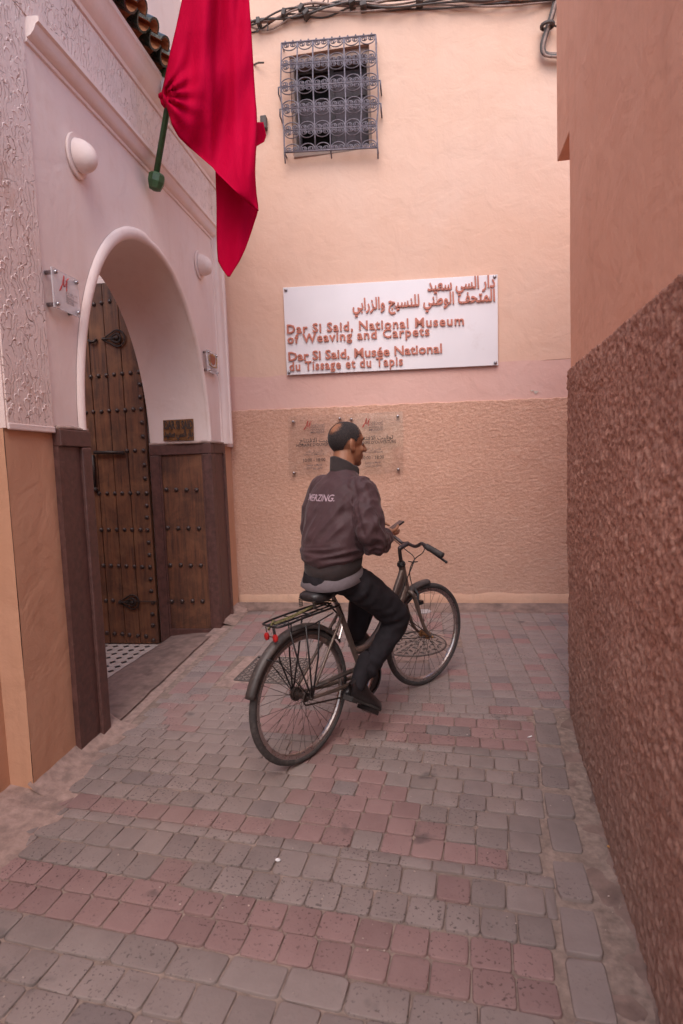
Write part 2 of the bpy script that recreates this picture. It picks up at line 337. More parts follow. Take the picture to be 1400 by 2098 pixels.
# rough dado: displaced sheet with ragged top
mb = MB(); rows = []
xr = np.linspace(-1.92, 2.0, 400); zr = np.linspace(0.05, 1.0, 240)
for t in zr:
    row = []
    for x in xr:
        top = edge(x, 2.215 - 0.013 * x, 0.012, 6); z = 0.12 + (top - 0.12) * t
        d = 0.014 + 0.003 * mnoise.noise(Vector((x * 30, z * 52, 1))) + 0.003 * mnoise.noise(Vector((x * 62, z * 100, 5))) + 0.006 * mnoise.noise(Vector((x * 3, z * 3, 9)))
        row.append((x, yb(x) - d, z))
    rows.append(row)
rows.append([(x, yb(x) + 0.01, edge(x, 2.215 - 0.013 * x, 0.012, 6)) for x in xr])
mb.grid(rows); mb.build('rough_dado', M_BDADO, bwall, smooth=True)
mb = MB(); wallbox(mb, WALL_X0, -1.9, 0, 2.2, 0.02); wallbox(mb, 2.0, WALL_X1, 0, 2.2, 0.02); wallbox(mb, -1.9, 2.0, 0, 2.3, -0.01); mb.build('wall_core', M_BDADO, bwall)
# smoothed plinth strip along the foot
mb = MB(); rows = []
for k, (dz, off) in enumerate(((-0.1, 0.055), (0.0, 0.05), (0.06, 0.042), (0.115, 0.03), (0.135, 0.01))):
    rows.append([(x, yb(x) - off - 0.008 * mnoise.noise(Vector((x * 5, k, 2))), 0.222 + dz + (0.025 * mnoise.noise(Vector((x * 4, k * 0.4, 8))) if k > 2 else 0)) for x in xs if x > -1.93])
mb.grid(rows); mb.build('plinth', plaster('plinth_plaster', (0.56, 0.36, 0.26), (0.52, 0.31, 0.22), (0.3, 0.2, 0.15), 0.5, 0.005), bwall, smooth=True)
# cement skirt on the pavement along the wall
mb = MB(); rows = []
for k, (off, dz) in enumerate(((0.045, 0.05), (0.075, 0.03), (0.11, 0.012), (0.19, 0.001))):
    rows.append([(x, yb(x) - off - (0.05 * mnoise.noise(Vector((x * 2.5, 2, 3))) if k == 3 else 0.012 * mnoise.noise(Vector((x * 9, k, 1)))), gz(yb(x) - off) + dz + 0.006 * mnoise.noise(Vector((x * 12, k, 4)))) for x in xs if x > -1.9])
mb.grid(rows); o = mb.build('cement_skirt', M_CONC, bwall, smooth=True)
# marks on the wall: a chip in the pink band
for (px, py, r, s) in ((1098, 803, 0.03, 3), (1090, 800, 0.016, 2)):
    c = onB(px, py, 0.004); mb = MB()
    pts = [c + Vector((r * math.cos(a) * (0.5 + random.random()), 0, 0.5 * r * math.sin(a) * (0.5 + random.random()))) for a in np.linspace(0, 6.28, 9)[:-1]]
    mb.poly_prism(pts, (0, -0.004, 0)); mb.build('plaster_chip', simple('chip_white', (0.6, 0.52, 0.45), 0.9), bwall)

# window: reveal, frame, sash, panes
win = thing('window', None, None); del_keys = None
adopt(win, bwall)
M_REV = plaster('grimy_reveal', (0.42, 0.31, 0.26), (0.36, 0.26, 0.22), (0.2, 0.15, 0.13), 0.5, 0.004)
M_SASH = simple('weathered_sash', (0.06, 0.045, 0.05), 0.7, var=0.3, scale=30)
M_PANE = simple('dusty_pane', (0.085, 0.066, 0.078), 0.6, var=0.35, scale=6, spec=0.2)
M_VOID = simple('dark_room', (0.015, 0.013, 0.014), 0.9)
yw = yb(-0.75)
mb = MB(); t = 0.032
for a in ((WX0, WX0 + t, WZ0, WZ1), (WX1 - t, WX1, WZ0, WZ1), (WX0 + t, WX1 - t, WZ1 - 0.06, WZ1), (WX0 + t, WX1 - t, WZ0, WZ0 + 0.035)):
    mb.box(a[0], a[1], yw + 0.03, yw + 0.2, a[2], a[3])
mb.build('reveal', M_REV, win, bevel=0.006)
mb = MB(); mb.box(WX0 + 0.005, WX1 - 0.005, yw - 0.006, yw + 0.05, WZ0 - 0.03, WZ0 + 0.01); mb.build('sill', M_REV, win, bevel=0.008)
fx0, fx1, fz0, fz1 = WX0 + t, WX1 - t, WZ0 + 0.035, WZ1 - 0.06
mid = (fx0 + fx1) / 2
mb = MB()
for a in ((fx0, fx0 + 0.03, fz0, fz1), (fx1 - 0.03, fx1, fz0, fz1), (fx0 + 0.03, fx1 - 0.03, fz1 - 0.03, fz1), (fx0 + 0.03, fx1 - 0.03, fz0, fz0 + 0.03)): mb.box(a[0], a[1], yw + 0.15, yw + 0.19, a[2], a[3])
mb.build('frame', M_SASH, win)
mb = MB(); mb.box(mid - 0.02, mid + 0.02, yw + 0.145, yw + 0.185, fz0 + 0.03, fz1 - 0.03); mb.build('mullion', M_SASH, win)
for i in range(3):
    z0 = fz0 + 0.03 + i * (fz1 - fz0 - 0.06) / 3; z1 = z0 + (fz1 - fz0 - 0.06) / 3
    MB().box(mid + 0.02, fx1 - 0.03, yw + 0.163, yw + 0.17, z0 + 0.008, z1 - 0.008).build('pane', M_PANE, win)
    if i: MB().box(mid + 0.02, fx1 - 0.03, yw + 0.152, yw + 0.178, z0 - 0.008, z0 + 0.008).build('glazing_bar', M_SASH, win)
    if i == 1: MB().box(fx0 + 0.03, mid - 0.02, yw + 0.163, yw + 0.17, z0 + 0.008, z1 - 0.008).build('pane', M_PANE, win)
    MB().box(fx0 + 0.03, mid - 0.02, yw + 0.152, yw + 0.178, z0 - 0.008, z0 + 0.008).build('glazing_bar', M_SASH, win)
mb = MB(); mb.box(WX0 - 0.1, WX1 + 0.1, yw + 0.36, yw + 0.8, WZ0 - 0.1, WZ1 + 0.1); mb.build('dark_room', M_VOID, win)
for k in ('label', 'category'):
    if k in win: del win[k]

# wrought iron grille
M_GRILLE = simple('grey_grille_iron', (0.17, 0.145, 0.17), 0.55, 0.2, 0.3, 50, 0.001)
c0 = onB(583, 320, 0.1)
gr = thing('window_grille', 'wrought iron scrollwork grille in front of the upper window', 'grille', c0)
barpx = [((577, 88.6), (770, 71)), ((576, 133), (772, 119)), ((575, 178), (775, 165)), ((578, 223), (776, 212)), ((582, 268), (772, 257)), ((583, 312), (774, 302))]
OFF = 0.10
L_ = [onB(*a, OFF) for a, b in barpx]; R_ = [onB(*b, OFF) for a, b in barpx]
for i, (a, b) in enumerate(zip(L_, R_)):
    o = MB().tube([a, b], 0.0085 if i in (0, 5) else 0.007, 6).build('horizontal_bar', M_GRILLE, gr, smooth=True)
cols = [0.0, 0.172, 0.338, 0.503, 0.667, 0.83, 1.0]
for c in cols:
    pts = [L_[i].lerp(R_[i], c) for i in range(6)]
    if c in (0, 1): pts.append(pts[-1] + Vector((0, 0.02, -0.09)))
    if c == 0.503: pts.append(pts[-1] + Vector((0.0, 0.05, -0.05)))
    MB().tube(pts, 0.007, 6).build('upright_bar', M_GRILLE, gr, smooth=True)
for i in (2, 3):
    for P, sg in ((L_[i], -1), (R_[i], 1)):
        MB().tube([P, P + Vector((sg * 0.02, 0, 0)), P + Vector((sg * 0.022, 0.0, -0.06)), P + Vector((sg * 0.022, OFF, -0.065))], 0.0075, 6).build('wall_stay', M_GRILLE, gr, smooth=True)
for P in (L_[0], R_[0], L_[5], R_[5], L_[0].lerp(R_[0], 0.5)):
    MB().tube([P, P + Vector((0, OFF, 0))], 0.007, 6).build('wall_stay', M_GRILLE, gr, smooth=True)
for i in range(12):
    P = L_[0].lerp(R_[0], (i + 0.5) / 12); MB().ball(P + Vector((0, 0, 0.012)), 0.009, 6).build('bead', M_GRILLE, gr, smooth=True)
def c_scroll():
    pts = []
    for sg in (-1, 1):
        arm = []
        for k in range(19):
            th = k / 18 * 3.6 * math.pi; r = 0.20 * (1 - 0.78 * k / 18)
            arm.append((sg * (0.255 - r * math.cos(th) * 0.0 + 0.0) , 0, 0, th, r))
        pts.append(arm)
    cx, cz = 0.235, 0.235; R0 = 0.235
    right = []
    for k in range(26):
        th = k / 25 * 3.5 * math.pi; r = R0 * (1 - 0.8 * k / 25)
        right.append(Vector((cx + r * math.cos(th), 0, cz - 0.02 + r * math.sin(th) * 0.95)))
    arc = [Vector((0.47 * math.cos(a), 0, 0.215 - 0.46 * math.sin(a) * -1.0 * -1.0)) for a in np.linspace(math.pi, 0, 15)]
    left = [Vector((-p.x, 0, p.z)) for p in right]
    path = left[::-1] + arc[1:-1] + right
    return path
SCR = MB().tube([Vector((p.x, 0, p.z)) for p in c_scroll()], 0.042, 5).mesh('c_scroll'); SCR.materials.append(M_GRILLE)
for i in range(5):
    for j in range(6):
        tl, tr = L_[i].lerp(R_[i], cols[j]), L_[i].lerp(R_[i], cols[j + 1]); bl, br = L_[i + 1].lerp(R_[i + 1], cols[j]), L_[i + 1].lerp(R_[i + 1], cols[j + 1])
        for up in (1, -1):
            c = (tl + tr) / 2 if up == 1 else (bl + br) / 2; w = (tr - tl).length * 0.96; h = (tl - bl).length * 0.52
            o = bpy.data.objects.new('c_scroll', SCR); COL.objects.link(o)
            X = (tr - tl).normalized() * w
            Mx = Matrix(((X.x, 0, 0, c.x), (X.y, w, 0, c.y), (X.z, 0, h * (1 if up == 1 else -1), c.z + (-0.45 * h if up == 1 else 0.45 * h)), (0, 0, 0, 1)))
            o.matrix_basis = Mx; adopt(o, gr)

# ------------------------------------------------------------------ right building
rb = thing('corner_house', 'salmon plastered house corner with coarse red roughcast base at right', 'building', (0.86, 3.45, 0.14))
ZR_TOP = 4.35
XT = lambda y: 0.847 + (y - 3.452) * 0.0714         # at dado height and above
XB = lambda y: 0.854 + (y - 3.452) * 0.114          # at the foot
mb = MB(); ys = np.linspace(0.6, 3.452, 380); zs = np.linspace(0, 1, 250); rows = []
for t in zs:
    z = -0.02 + t * (2.137 + 0.02); row = []
    for y in ys:
        x = XB(y) + (XT(y) - XB(y)) * min(1, t * 1.15); zz = z + gz(y) * (1 - t)
        if t == 1.0: zz += 0.008 * mnoise.noise(Vector((y * 14, 2, 2)))
        d = 0.006 * mnoise.noise(Vector((y * 22, z * 22, 1))) + 0.007 * mnoise.noise(Vector((y * 55, z * 55, 5))) + 0.005 * mnoise.noise(Vector((y * 105, z * 105, 3))) + 0.012 * mnoise.noise(Vector((y * 2.5, z * 2.5, 9)))
        rnd = max(0, 1 - (3.452 - y) / 0.02); row.append((x - 0.012 - d + 0.02 * rnd * rnd + (0.02 if t == 1.0 else 0), y, zz))
    rows.append(row)
mb.grid(rows)
# return round the corner into the side lane
rows2 = []
for t in zs[::3]:
    z = -0.02 + t * 2.157; row = []
    for k, x in enumerate(np.linspace(0, 1.2, 90)):
        xx = XB(3.452) - 0.012 + x
        d = 0.010 * mnoise.noise(Vector((xx * 22, z * 22, 31))) + 0.010 * mnoise.noise(Vector((xx * 55, z * 55, 35)))
        row.append((xx + 0.008, 3.452 + (0.006 + d if k else -0.004), z + gz(3.45) * (1 - t)))
    rows2.append(row)
mb.grid(rows2)
mb.build('rough_dado', M_RDADO, rb, smooth=True)
mb = MB()
def rpt(y, z, off=0): return (XT(y) + off, y, z)
# upper smooth wall: gently uneven sheet + body
ys2 = np.linspace(-3.5, 3.448, 90); zz2 = np.linspace(2.10, ZR_TOP, 44)
mb.grid([[(XT(y) + 0.012 + 0.006 * mnoise.noise(Vector((y * 1.7, z * 1.7, 3))), y, z) for y in ys2] for z in zz2])
mb.grid([[(XT(3.448) + 0.012 + 0.006 * mnoise.noise(Vector((3.448 * 1.7, z * 1.7, 3))) + x, 3.448 + 0.004 * x, z) for x in (0, 0.3, 1, 3, 8)] for z in zz2])
mb.build('upper_plaster', M_RUP, rb, smooth=False)
mb = MB(); mb.add([(XT(y) + 0.03, y, z) for y in (-3.5, 3.44) for z in (-0.4, ZR_TOP - 0.01)] + [(9, y, z) for y in (-3.5, 3.44) for z in (-0.4, ZR_TOP - 0.01)],
                  [(0, 1, 3, 2), (4, 6, 7, 5), (1, 5, 7, 3), (2, 3, 7, 6), (0, 4, 5, 1), (0, 2, 6, 4)]); mb.build('wall_core', M_RUP, rb)
mb = MB(); mb.add([(XB(y) - 0.01, y, z) for y in (-3.5, 0.62) for z in (-0.4, 2.13)] + [(XT(y) + 0.1, y, z) for y in (-3.5, 0.62) for z in (-0.4, 2.13)],
                  [(0, 1, 3, 2), (4, 6, 7, 5), (1, 5, 7, 3), (2, 3, 7, 6)]); mb.build('rough_dado', M_RDADO, rb)
# projecting upper storey beyond the corner
mb = MB(); mb.box(0, 8, 0, 0.395, 0, 1.25); o = mb.build('projecting_storey', M_RUP, rb, bevel=0.006)
o.location = (XT(3.6) + 0.014, 3.452, 3.47); o.rotation_euler.z = -0.03
o.matrix_parent_inverse = wmat(rb).inverted()

# ------------------------------------------------------------------ left gatehouse
X0, XI = -1.895, -2.45
YA, YB_ = 3.035, 4.965; YC, ZC, AA, AB = 4.0, 1.9, 0.965, 1.36
gate = thing('gatehouse', 'pale carved plaster gateway building with arched doorway on the left', 'building', (X0, 4.0, 0.15))
def archz(y): return ZC + AB * (max(0.0, 1 - (abs(y - YC) / AA) ** 2.12)) ** 0.5
th = np.linspace(math.pi, 0, 49); ya = [YC + AA * math.cos(t) for t in th]; ya[0], ya[-1] = YA, YB_
mb = MB()
mb.grid([[(X0, y, archz(y)) for y in ya], [(X0, y, 3.9) for y in ya]])
mb.grid([[(X0, y, z) for y in (2.42, YA)] for z in (1.88, 3.9)]); mb.grid([[(X0, y, z) for y in (YB_, 5.75)] for z in (1.88, 3.9)])
mb.grid([[(X0, y, z) for y in (2.42, YA, *ya[1:-1], YB_, 5.75)] for z in (3.9, 5.0)])
mb.grid([[(X0, 2.42, z) for z in (1.88, 5.0)], [(-2.3, 2.42, z) for z in (1.88, 5.0)]])
mb.grid([[(X0, 2.42, 1.88), (X0, YA, 1.88)], [(-2.1, 2.42, 1.88), (-2.1, YA, 1.88)]]); mb.grid([[(X0, YB_, 1.88), (X0, 5.75, 1.88)], [(-2.1, YB_, 1.88), (-2.1, 5.75, 1.88)]])
mb.grid([[(X0, 2.42, 5.0), (X0, 5.75, 5.0)], [(-2.3, 2.42, 5.0), (-2.3, 5.75, 5.0)]])
mb.build('portal_plaster', M_PORT, gate, fix=True)
# soffit of the arch and jambs
mb = MB(); nx = 8
mb.grid([[(X0 + (XI - X0) * i / nx, y, archz(y)) for y in ya] for i in range(nx + 1)])
mb.grid([[(X0, YB_, z) for z in (0, ZC)], [(XI, YB_, z) for z in (0, ZC)]]); mb.grid([[(X0, YA, z) for z in (0, ZC)], [(XI, YA, z) for z in (0, ZC)]])
o = mb.build('arch_soffit', M_PORT, gate, smooth=True, fix=False)
# inner face of the wall above the arch and inner hall
mb = MB(); mb.grid([[(XI, y, archz(y)) for y in ya], [(XI, y, 4.2) for y in ya]]); mb.grid([[(XI, y, z) for y in (1.5, YA)] for z in (0, 4.2)]); mb.grid([[(XI, y, z) for y in (YB_, 5.05)] for z in (0, 4.2)])
mb.build('inner_wall_face', M_PORT, gate)
mb = MB(); mb.quad((XI, 5.05, 0), (-5.5, 5.05, 0), (-5.5, 5.05, 4.2), (XI, 5.05, 4.2)); mb.quad((-5.5, 1.5, 0), (-5.5, 5.05, 0), (-5.5, 5.05, 4.2), (-5.5, 1.5, 4.2))
mb.quad((XI, 1.5, 0), (-5.5, 1.5, 0), (-5.5, 1.5, 4.2), (XI, 1.5, 4.2)); mb.quad((XI, 1.5, 4.2), (-2.8, 1.5, 4.2), (-2.8, 5.05, 4.2), (XI, 5.05, 4.2)); mb.build('hall_wall', M_PORT, gate)
# body of the building
mb = MB(); mb.box(-6.0, -2.02, 5.4, 5.95, 0, 5.85); mb.box(-2.75, -2.3, 1.0, 5.9, 4.3, 5.85); mb.box(-6.0, -2.05, -3.5, 2.38, -0.6, 4.1); mb.build('wall_core', M_OCHRE, gate)
mb = MB(); mb.quad((-2.03, -3.5, 1.88), (-2.03, 2.42, 1.88), (-2.03, 2.42, 4.11), (-2.03, -3.5, 4.11)); mb.quad((-2.03, 2.42, 4.9), (-2.03, 5.7, 4.9), (-2.03, 5.7, 5.86), (-2.03, 2.42, 5.86)); mb.build('upper_plaster', M_PORT, gate)
# ochre lower wall (street wall, pilaster, strip by the corner)
def wavy(mb, x, y0, y1, z0, z1, ny=30, nz=40, a=0.004, sc=3.0):
    mb.grid([[(x + a * mnoise.noise(Vector((y * sc, z * sc, x))), y, z) for y in np.linspace(y0, y1, ny)] for z in np.linspace(z0, z1, nz)])
mb = MB(); wavy(mb, -2.035, -3.5, 2.425, -0.3, 1.885); wavy(mb, X0 - 0.016, 2.425, 2.80, 0, 1.89, 14); wavy(mb, X0 - 0.014, 5.28, 5.72, 0, 1.89, 14)
mb.grid([[(x, 2.422 + 0.004 * mnoise.noise(Vector((x * 8, z * 4, 1))), z) for x in np.linspace(X0 - 0.016, -2.05, 8)] for z in np.linspace(0, 1.89, 40)])
mb.build('lower_wall', M_OCHRE, gate, smooth=False)
# carved plaster panels, a little proud
def panel(name, y0, y1, z0, z1, mat=M_CARVE, d=0.009):
    return MB().box(X0 + 0.001, X0 + d, y0, y1, z0, z1).build(name, mat, gate, bevel=0.004)
panel('carved_panel', 2.425, 2.765, 1.90, 3.935); panel('carved_panel', 2.425, 5.70, 3.939, 4.325); panel('carved_panel', 5.45, 5.70, 1.872, 3.935); panel('carved_panel', 2.425, 5.70, 4.56, 4.99)
def relief(y0, y1, z0, z1, seed, dy=0.088, dz=0.105):
    # raised arabesque ribs that throw small shadows
    r = random.Random(seed); mb = MB(); xb = X0 + 0.009; i = 0; z = z0 + 0.05
    while z < z1 - 0.03:
        y = y0 + 0.03 + (0.5 * dy if i % 2 else 0)
        while y < y1 - 0.03:
            s = r.uniform(0.026, 0.042); a = r.uniform(0.1, 0.75) * (1 if (i % 4) < 2 else -1); ca, sa = math.cos(a), math.sin(a)
            if r.random() < 0.86:
                m_ = [(-1, -.1), (-.75, .42), (-.3, .38), (0, -.05), (.12, .5), (.55, .62), (1, .2)] if r.random() < .65 else [(-.8, 0), (-.4, .45), (.1, .5), (.5, .1)]
                cy, cz = y + r.uniform(-.016, .016), z + r.uniform(-.018, .018)
                P = spline([(xb - 0.001, min(max(cy + s * (u * ca - v_ * sa), y0 + .004), y1 - .004), min(max(cz + s * (u * sa + v_ * ca), z0 + .004), z1 - .004)) for u, v_ in m_], 3)
                mb.tube(P, [0.0015] + [r.uniform(0.0022, 0.0042)] * (len(P) - 2) + [0.0015], 5)
            if r.random() < 0.75:
                cy, cz = y + r.uniform(.02, .05), z + r.uniform(-.04, .03); ln = r.uniform(0.03, 0.06); ph = r.uniform(0, 6)
                P = [(xb - 0.001, min(max(cy + 0.005 * math.sin(ph + t * 5), y0 + .004), y1 - .004), min(cz + ln * t, z1 - .004)) for t in np.linspace(0, 1, 6)]
                mb.tube(P, [0.0008, 0.0018, 0.002, 0.002, 0.0016, 0.0008], 4)
            y += dy * r.uniform(.85, 1.15)
        z += dz * 0.5; i += 1
    o = mb.build('carved_relief', M_PORT, gate, smooth=True); o['kind'] = 'stuff'
relief(2.43, 2.76, 1.92, 3.93, 1); relief(2.43, 5.69, 3.945, 4.32, 2); relief(5.455, 5.69, 1.89, 3.93, 3); relief(2.43, 5.69, 4.57, 4.95, 4)
MB().box(X0 + 0.001, X0 + 0.012, 2.425, 2.77, 1.872, 1.905).build('plaster_lip', M_PORT, gate, bevel=0.008)
# cornice mouldings: profile (out, z) swept along y, mitred down the right side
prof = [(0.0, 0.0), (0.012, 0.004), (0.016, 0.018), (0.010, 0.026), (0.03, 0.034), (0.05, 0.060), (0.060, 0.092), (0.075, 0.100), (0.075, 0.125), (0.06, 0.132), (0.0, 0.135)]
mb = MB(); rows = []
for (ax, off_sign) in (('h0', 0), ('h1', 1), ('v', 2)):
    row = []
    for (d, h) in prof:
        if ax == 'h0': row.append((X0 + d, 2.775 + (h * 0.15), 3.80 + h))
        elif ax == 'h1': row.append((X0 + d, 5.315 + h, 3.80 + h))
        else: row.append((X0 + d, 5.315 + h, 1.90))
    rows.append(row)
mb.grid(rows); mb.f.append(list(range(len(prof)))); mb.m.append(0)
o = smooth_by_angle(mb.build('cornice', M_PORT, gate), 35)
mb = MB(); prof2 = [(0, 0), (0.015, 0.004), (0.02, 0.03), (0.045, 0.05), (0.075, 0.10), (0.085, 0.15), (0.10, 0.165), (0.10, 0.20), (0.07, 0.21), (0, 0.215)]
mb.grid([[(X0 + d, y, 4.335 + h) for d, h in prof2] for y in (2.43, 5.72)]); mb.f.append(list(range(len(prof2)))); mb.m.append(0)
smooth_by_angle(mb.build('cornice', M_PORT, gate), 35)
# arch bead
mb = MB(); rows = []
for y in ya:
    z = archz(y); n = Vector((0, (y - YC) / AA ** 2, (z - ZC) / AB ** 2)); n = n.normalized() if n.length else Vector((0, 1, 0))
    w = 0.03 + 0.03 * max(0, n.z) + (0.022 if y < YC else 0.0)
    rows.append([Vector((X0 - 0.015, y, z)) - n * 0.004 + n * (w * (1 - math.cos(t)) / 2) + Vector((0.018 + 0.028 * math.sin(t), 0, 0)) for t in np.linspace(0, math.pi, 9)])
mb.grid(rows); mb.build('arch_bead', M_PORT, gate, smooth=True)
# mortar lips over the wainscot
def lip(path, r=0.012):
    P = spline(path, 10); return MB().tube([p + Vector((0.003 * mnoise.noise(p * 40), 0.0, 0.006 * mnoise.noise(p * 30))) for p in P], r, 6).build('mortar_lip', M_MORT, gate, smooth=True)
lip([(X0 + 0.012, 2.775, 1.902), (X0 + 0.012, 3.05, 1.902)]); lip([(-2.45, YB_ - 0.012, 1.902), (X0 + 0.012, YB_ - 0.012, 1.902), (X0 + 0.012, 5.32, 1.902)])

# ---- wainscot of painted boards
def wains(name): 
    w = thing(name, None, None, (0, 0, 0)); adopt(w, gate)
    for k in ('label', 'category'):
        if k in w: del w[k]
    return w
XW = X0 + 0.034
w1 = wains('wainscot')
MB().box(X0 - 0.02, XW, 2.775, 3.05, 1.805, 1.893).build('rail', M_PAINT, w1, bevel=0.005)
MB().box(X0 - 0.02, XW, 2.965, 3.05, 0.08, 1.803).build('stile', M_PAINT, w1, bevel=0.008)
MB().box(X0 - 0.02, XW - 0.02, 2.775, 2.964, 0.08, 1.804).build('panel', M_PAINT, w1)
MB().box(-2.44, X0 - 0.021, YA, YA + 0.018, 0.05, 1.893).build('jamb_board', M_PAINT, w1)
w2 = wains('wainscot'); yj = YB_ - 0.03
MB().box(-2.45, XW, yj, YB_ + 0.05, 1.80, 1.893).build('rail', M_PAINT, w2, bevel=0.005)
MB().box(-2.36, -1.945, yj, YB_ + 0.05, 0.10, 0.185).build('rail', M_PAINT, w2, bevel=0.005)
MB().box(-2.45, -2.362, yj, YB_ + 0.05, 0.02, 1.798).build('stile', M_PAINT, w2, bevel=0.005)
MB().box(-1.943, XW, yj, YB_ + 0.05, 0.02, 1.798).build('stile', M_PAINT, w2, bevel=0.005)
MB().box(-2.361, -1.944, yj + 0.018, YB_ + 0.05, 0.186, 1.798).build('panel', wood('panel_wood', (0.205, 0.082, 0.042), (0.06, 0.03, 0.024), (0.29, 0.13, 0.065)), w2)
mb = MB()
for a in ((-2.36, -2.345, 0.187, 1.797), (-1.957, -1.944, 0.187, 1.797)): mb.box(a[0], a[1], yj + 0.006, yj + 0.018, a[2], a[3])
mb.build('bead_strip', M_PAINT, w2)
STUD = MB().lathe([(0.020, 0), (0.0195, 0.004), (0.016, 0.010), (0.009, 0.014), (0.002, 0.0155)], Matrix.Rotation(math.pi / 2, 4, 'X'), 12).mesh('stud'); STUD.materials.append(M_STUD)
STUD.polygons.foreach_set('use_smooth', [True] * len(STUD.polygons))
def stud(p, parent, s=1.0):
    o = bpy.data.objects.new('stud', STUD); COL.objects.link(o); o.location = p; o.scale = (s, s, s); adopt(o, parent)
for row in ((341, 1004, 403, 1002), (344, 1082, 408, 1081), (349, 1158.5, 412, 1158), (352.5, 1232, 415, 1231)):
    for k in range(4):
        stud(onY(row[0] + (row[2] - row[0]) * k / 3 + random.uniform(-.6, .6), row[1] + random.uniform(-1, 1), yj + 0.018), w2, 1.05)
w3 = wains('wainscot')
MB().box(X0 - 0.02, XW, YB_ + 0.052, 5.315, 1.805, 1.893).build('rail', M_PAINT, w3, bevel=0.004)
MB().box(X0 - 0.02, XW, 5.27, 5.315, 0.1, 1.803).build('stile', M_PAINT, w3, bevel=0.004)
MB().box(X0 - 0.02, XW, YB_ + 0.052, 5.05, 0.1, 1.803).build('stile', M_PAINT, w3, bevel=0.004)
MB().box(X0 - 0.02, XW - 0.014, 5.051, 5.269, 0.1, 1.803).build('panel', M_PAINT, w3)

# ---- door leaf standing open against the hall wall
door = wains('door'); YD = 4.93
px_b = [-2.47, -2.655, -2.80, -2.96, -3.14, -3.34, -3.5]
for i in range(6):
    MB().box(px_b[i + 1] + 0.0025, px_b[i] - 0.0025, YD - 0.002 * (i % 2), YD + 0.05, 0.045, 3.36).build('plank', M_WOOD, door, bevel=0.004)
M_DARKW = wood('door_edge_wood', (0.075, 0.033, 0.02), (0.03, 0.016, 0.012), (0.12, 0.055, 0.03))
studs = [(x / 6.556 + 170, y / 6.556 + 580) for x, y in ((148, 285), (250, 265), (362, 245), (105, 1260), (210, 1248), (318, 1240), (420, 1228), (528, 1215), (640, 1207), (755, 1195), (742, 1022), (765, 1362), (773, 1530),
    (45, 1740), (140, 1732), (250, 1728), (355, 1717), (462, 1712), (568, 1705), (678, 1697), (782, 1692), (797, 1873), (808, 2060))]
studs += [(x / 4.5625 + 170, y / 4.5625 + 880) for x, y in ((413, 200), (488, 197), (567, 197), (575, 330), (582, 458), (85, 598), (152, 598), (227, 598), (298, 598), (368, 596), (442, 595), (516, 595), (595, 596), (596, 712), (600, 823),
    (105, 937), (172, 938), (242, 937), (317, 937), (390, 937), (460, 937), (537, 938), (605, 940), (614, 1055), (622, 1172), (122, 1270), (192, 1272), (262, 1273), (336, 1277), (408, 1278), (482, 1282), (555, 1285), (628, 1286),
    (634, 1400), (640, 1510), (150, 1595), (215, 1600), (280, 1598), (655, 1622), (650, 1725), (655, 1830), (225, 1900), (297, 1910), (370, 1913), (437, 1920), (515, 1930), (590, 1933), (660, 1970))]
for p in studs: stud(onY(p[0], p[1], YD), door)
def knocker(px, py, r, ang, parent):
    c = onY(px, py, YD - 0.012); mb = MB()
    def loop(rr, tip, dz=0.0): return [c + Vector((rr * math.cos(a) * (1.0 if math.cos(a) > -0.6 else 1.0) - (tip * rr * max(0, -math.cos(a)) ** 4), -dz, rr * math.sin(a) * (1 - 0.35 * max(0, -math.cos(a)) ** 2))) for a in np.linspace(0, 2 * math.pi, 33)[:-1]]
    mb.tube(loop(r * 0.97, 0.75, 0.004), 0.007, 6, closed=True); mb.tube(loop(r * 0.5, 0.7, 0.012), 0.009, 6, closed=True)
    mb.tube([c + Vector((-r * 1.75, -0.012, 0)), c + Vector((-r * 0.2, -0.016, 0))], 0.008, 6); mb.ball(c + Vector((-r * 1.75, -0.006, 0)), 0.018, 8); mb.ball(c + Vector((r * .1, -0.014, 0)), 0.02, 8)
    mb.build('knocker', M_IRON, parent, smooth=False)
knocker(460 / 6.556 + 170, 740 / 6.556 + 580, 0.075, 0, door); knocker(462 / 4.5625 + 170, 1612 / 4.5625 + 880, 0.07, 0, door)
a, b = onY(193, 927, YD - 0.03), onY(254, 927, YD - 0.03)
MB().tube([a, b], 0.016, 8).build('bolt', M_IRON, door, smooth=True)
mb = MB(); a2, b2 = onY(190, 932, YD - 0.02), onY(195, 1003, YD - 0.02); mb.tube([a2, b2], [0.016, 0.012], 6); mb.ball(b2, 0.026, 8); mb.build('hasp', M_IRON, door, smooth=True)
mb = MB(); mb.tube([onY(181, 697, YD - .01), onY(185, 700, YD - .03), onY(192, 700, YD - .03), onY(198, 695, YD - .01)], 0.012, 6); mb.build('ring_pull', M_IRON, door, smooth=True)
mb = MB(); mb.tube([onY(258, 1232, YD - .014), onY(323, 1232, YD - .014)], 0.004, 5); mb.build('wire', M_IRON, door)

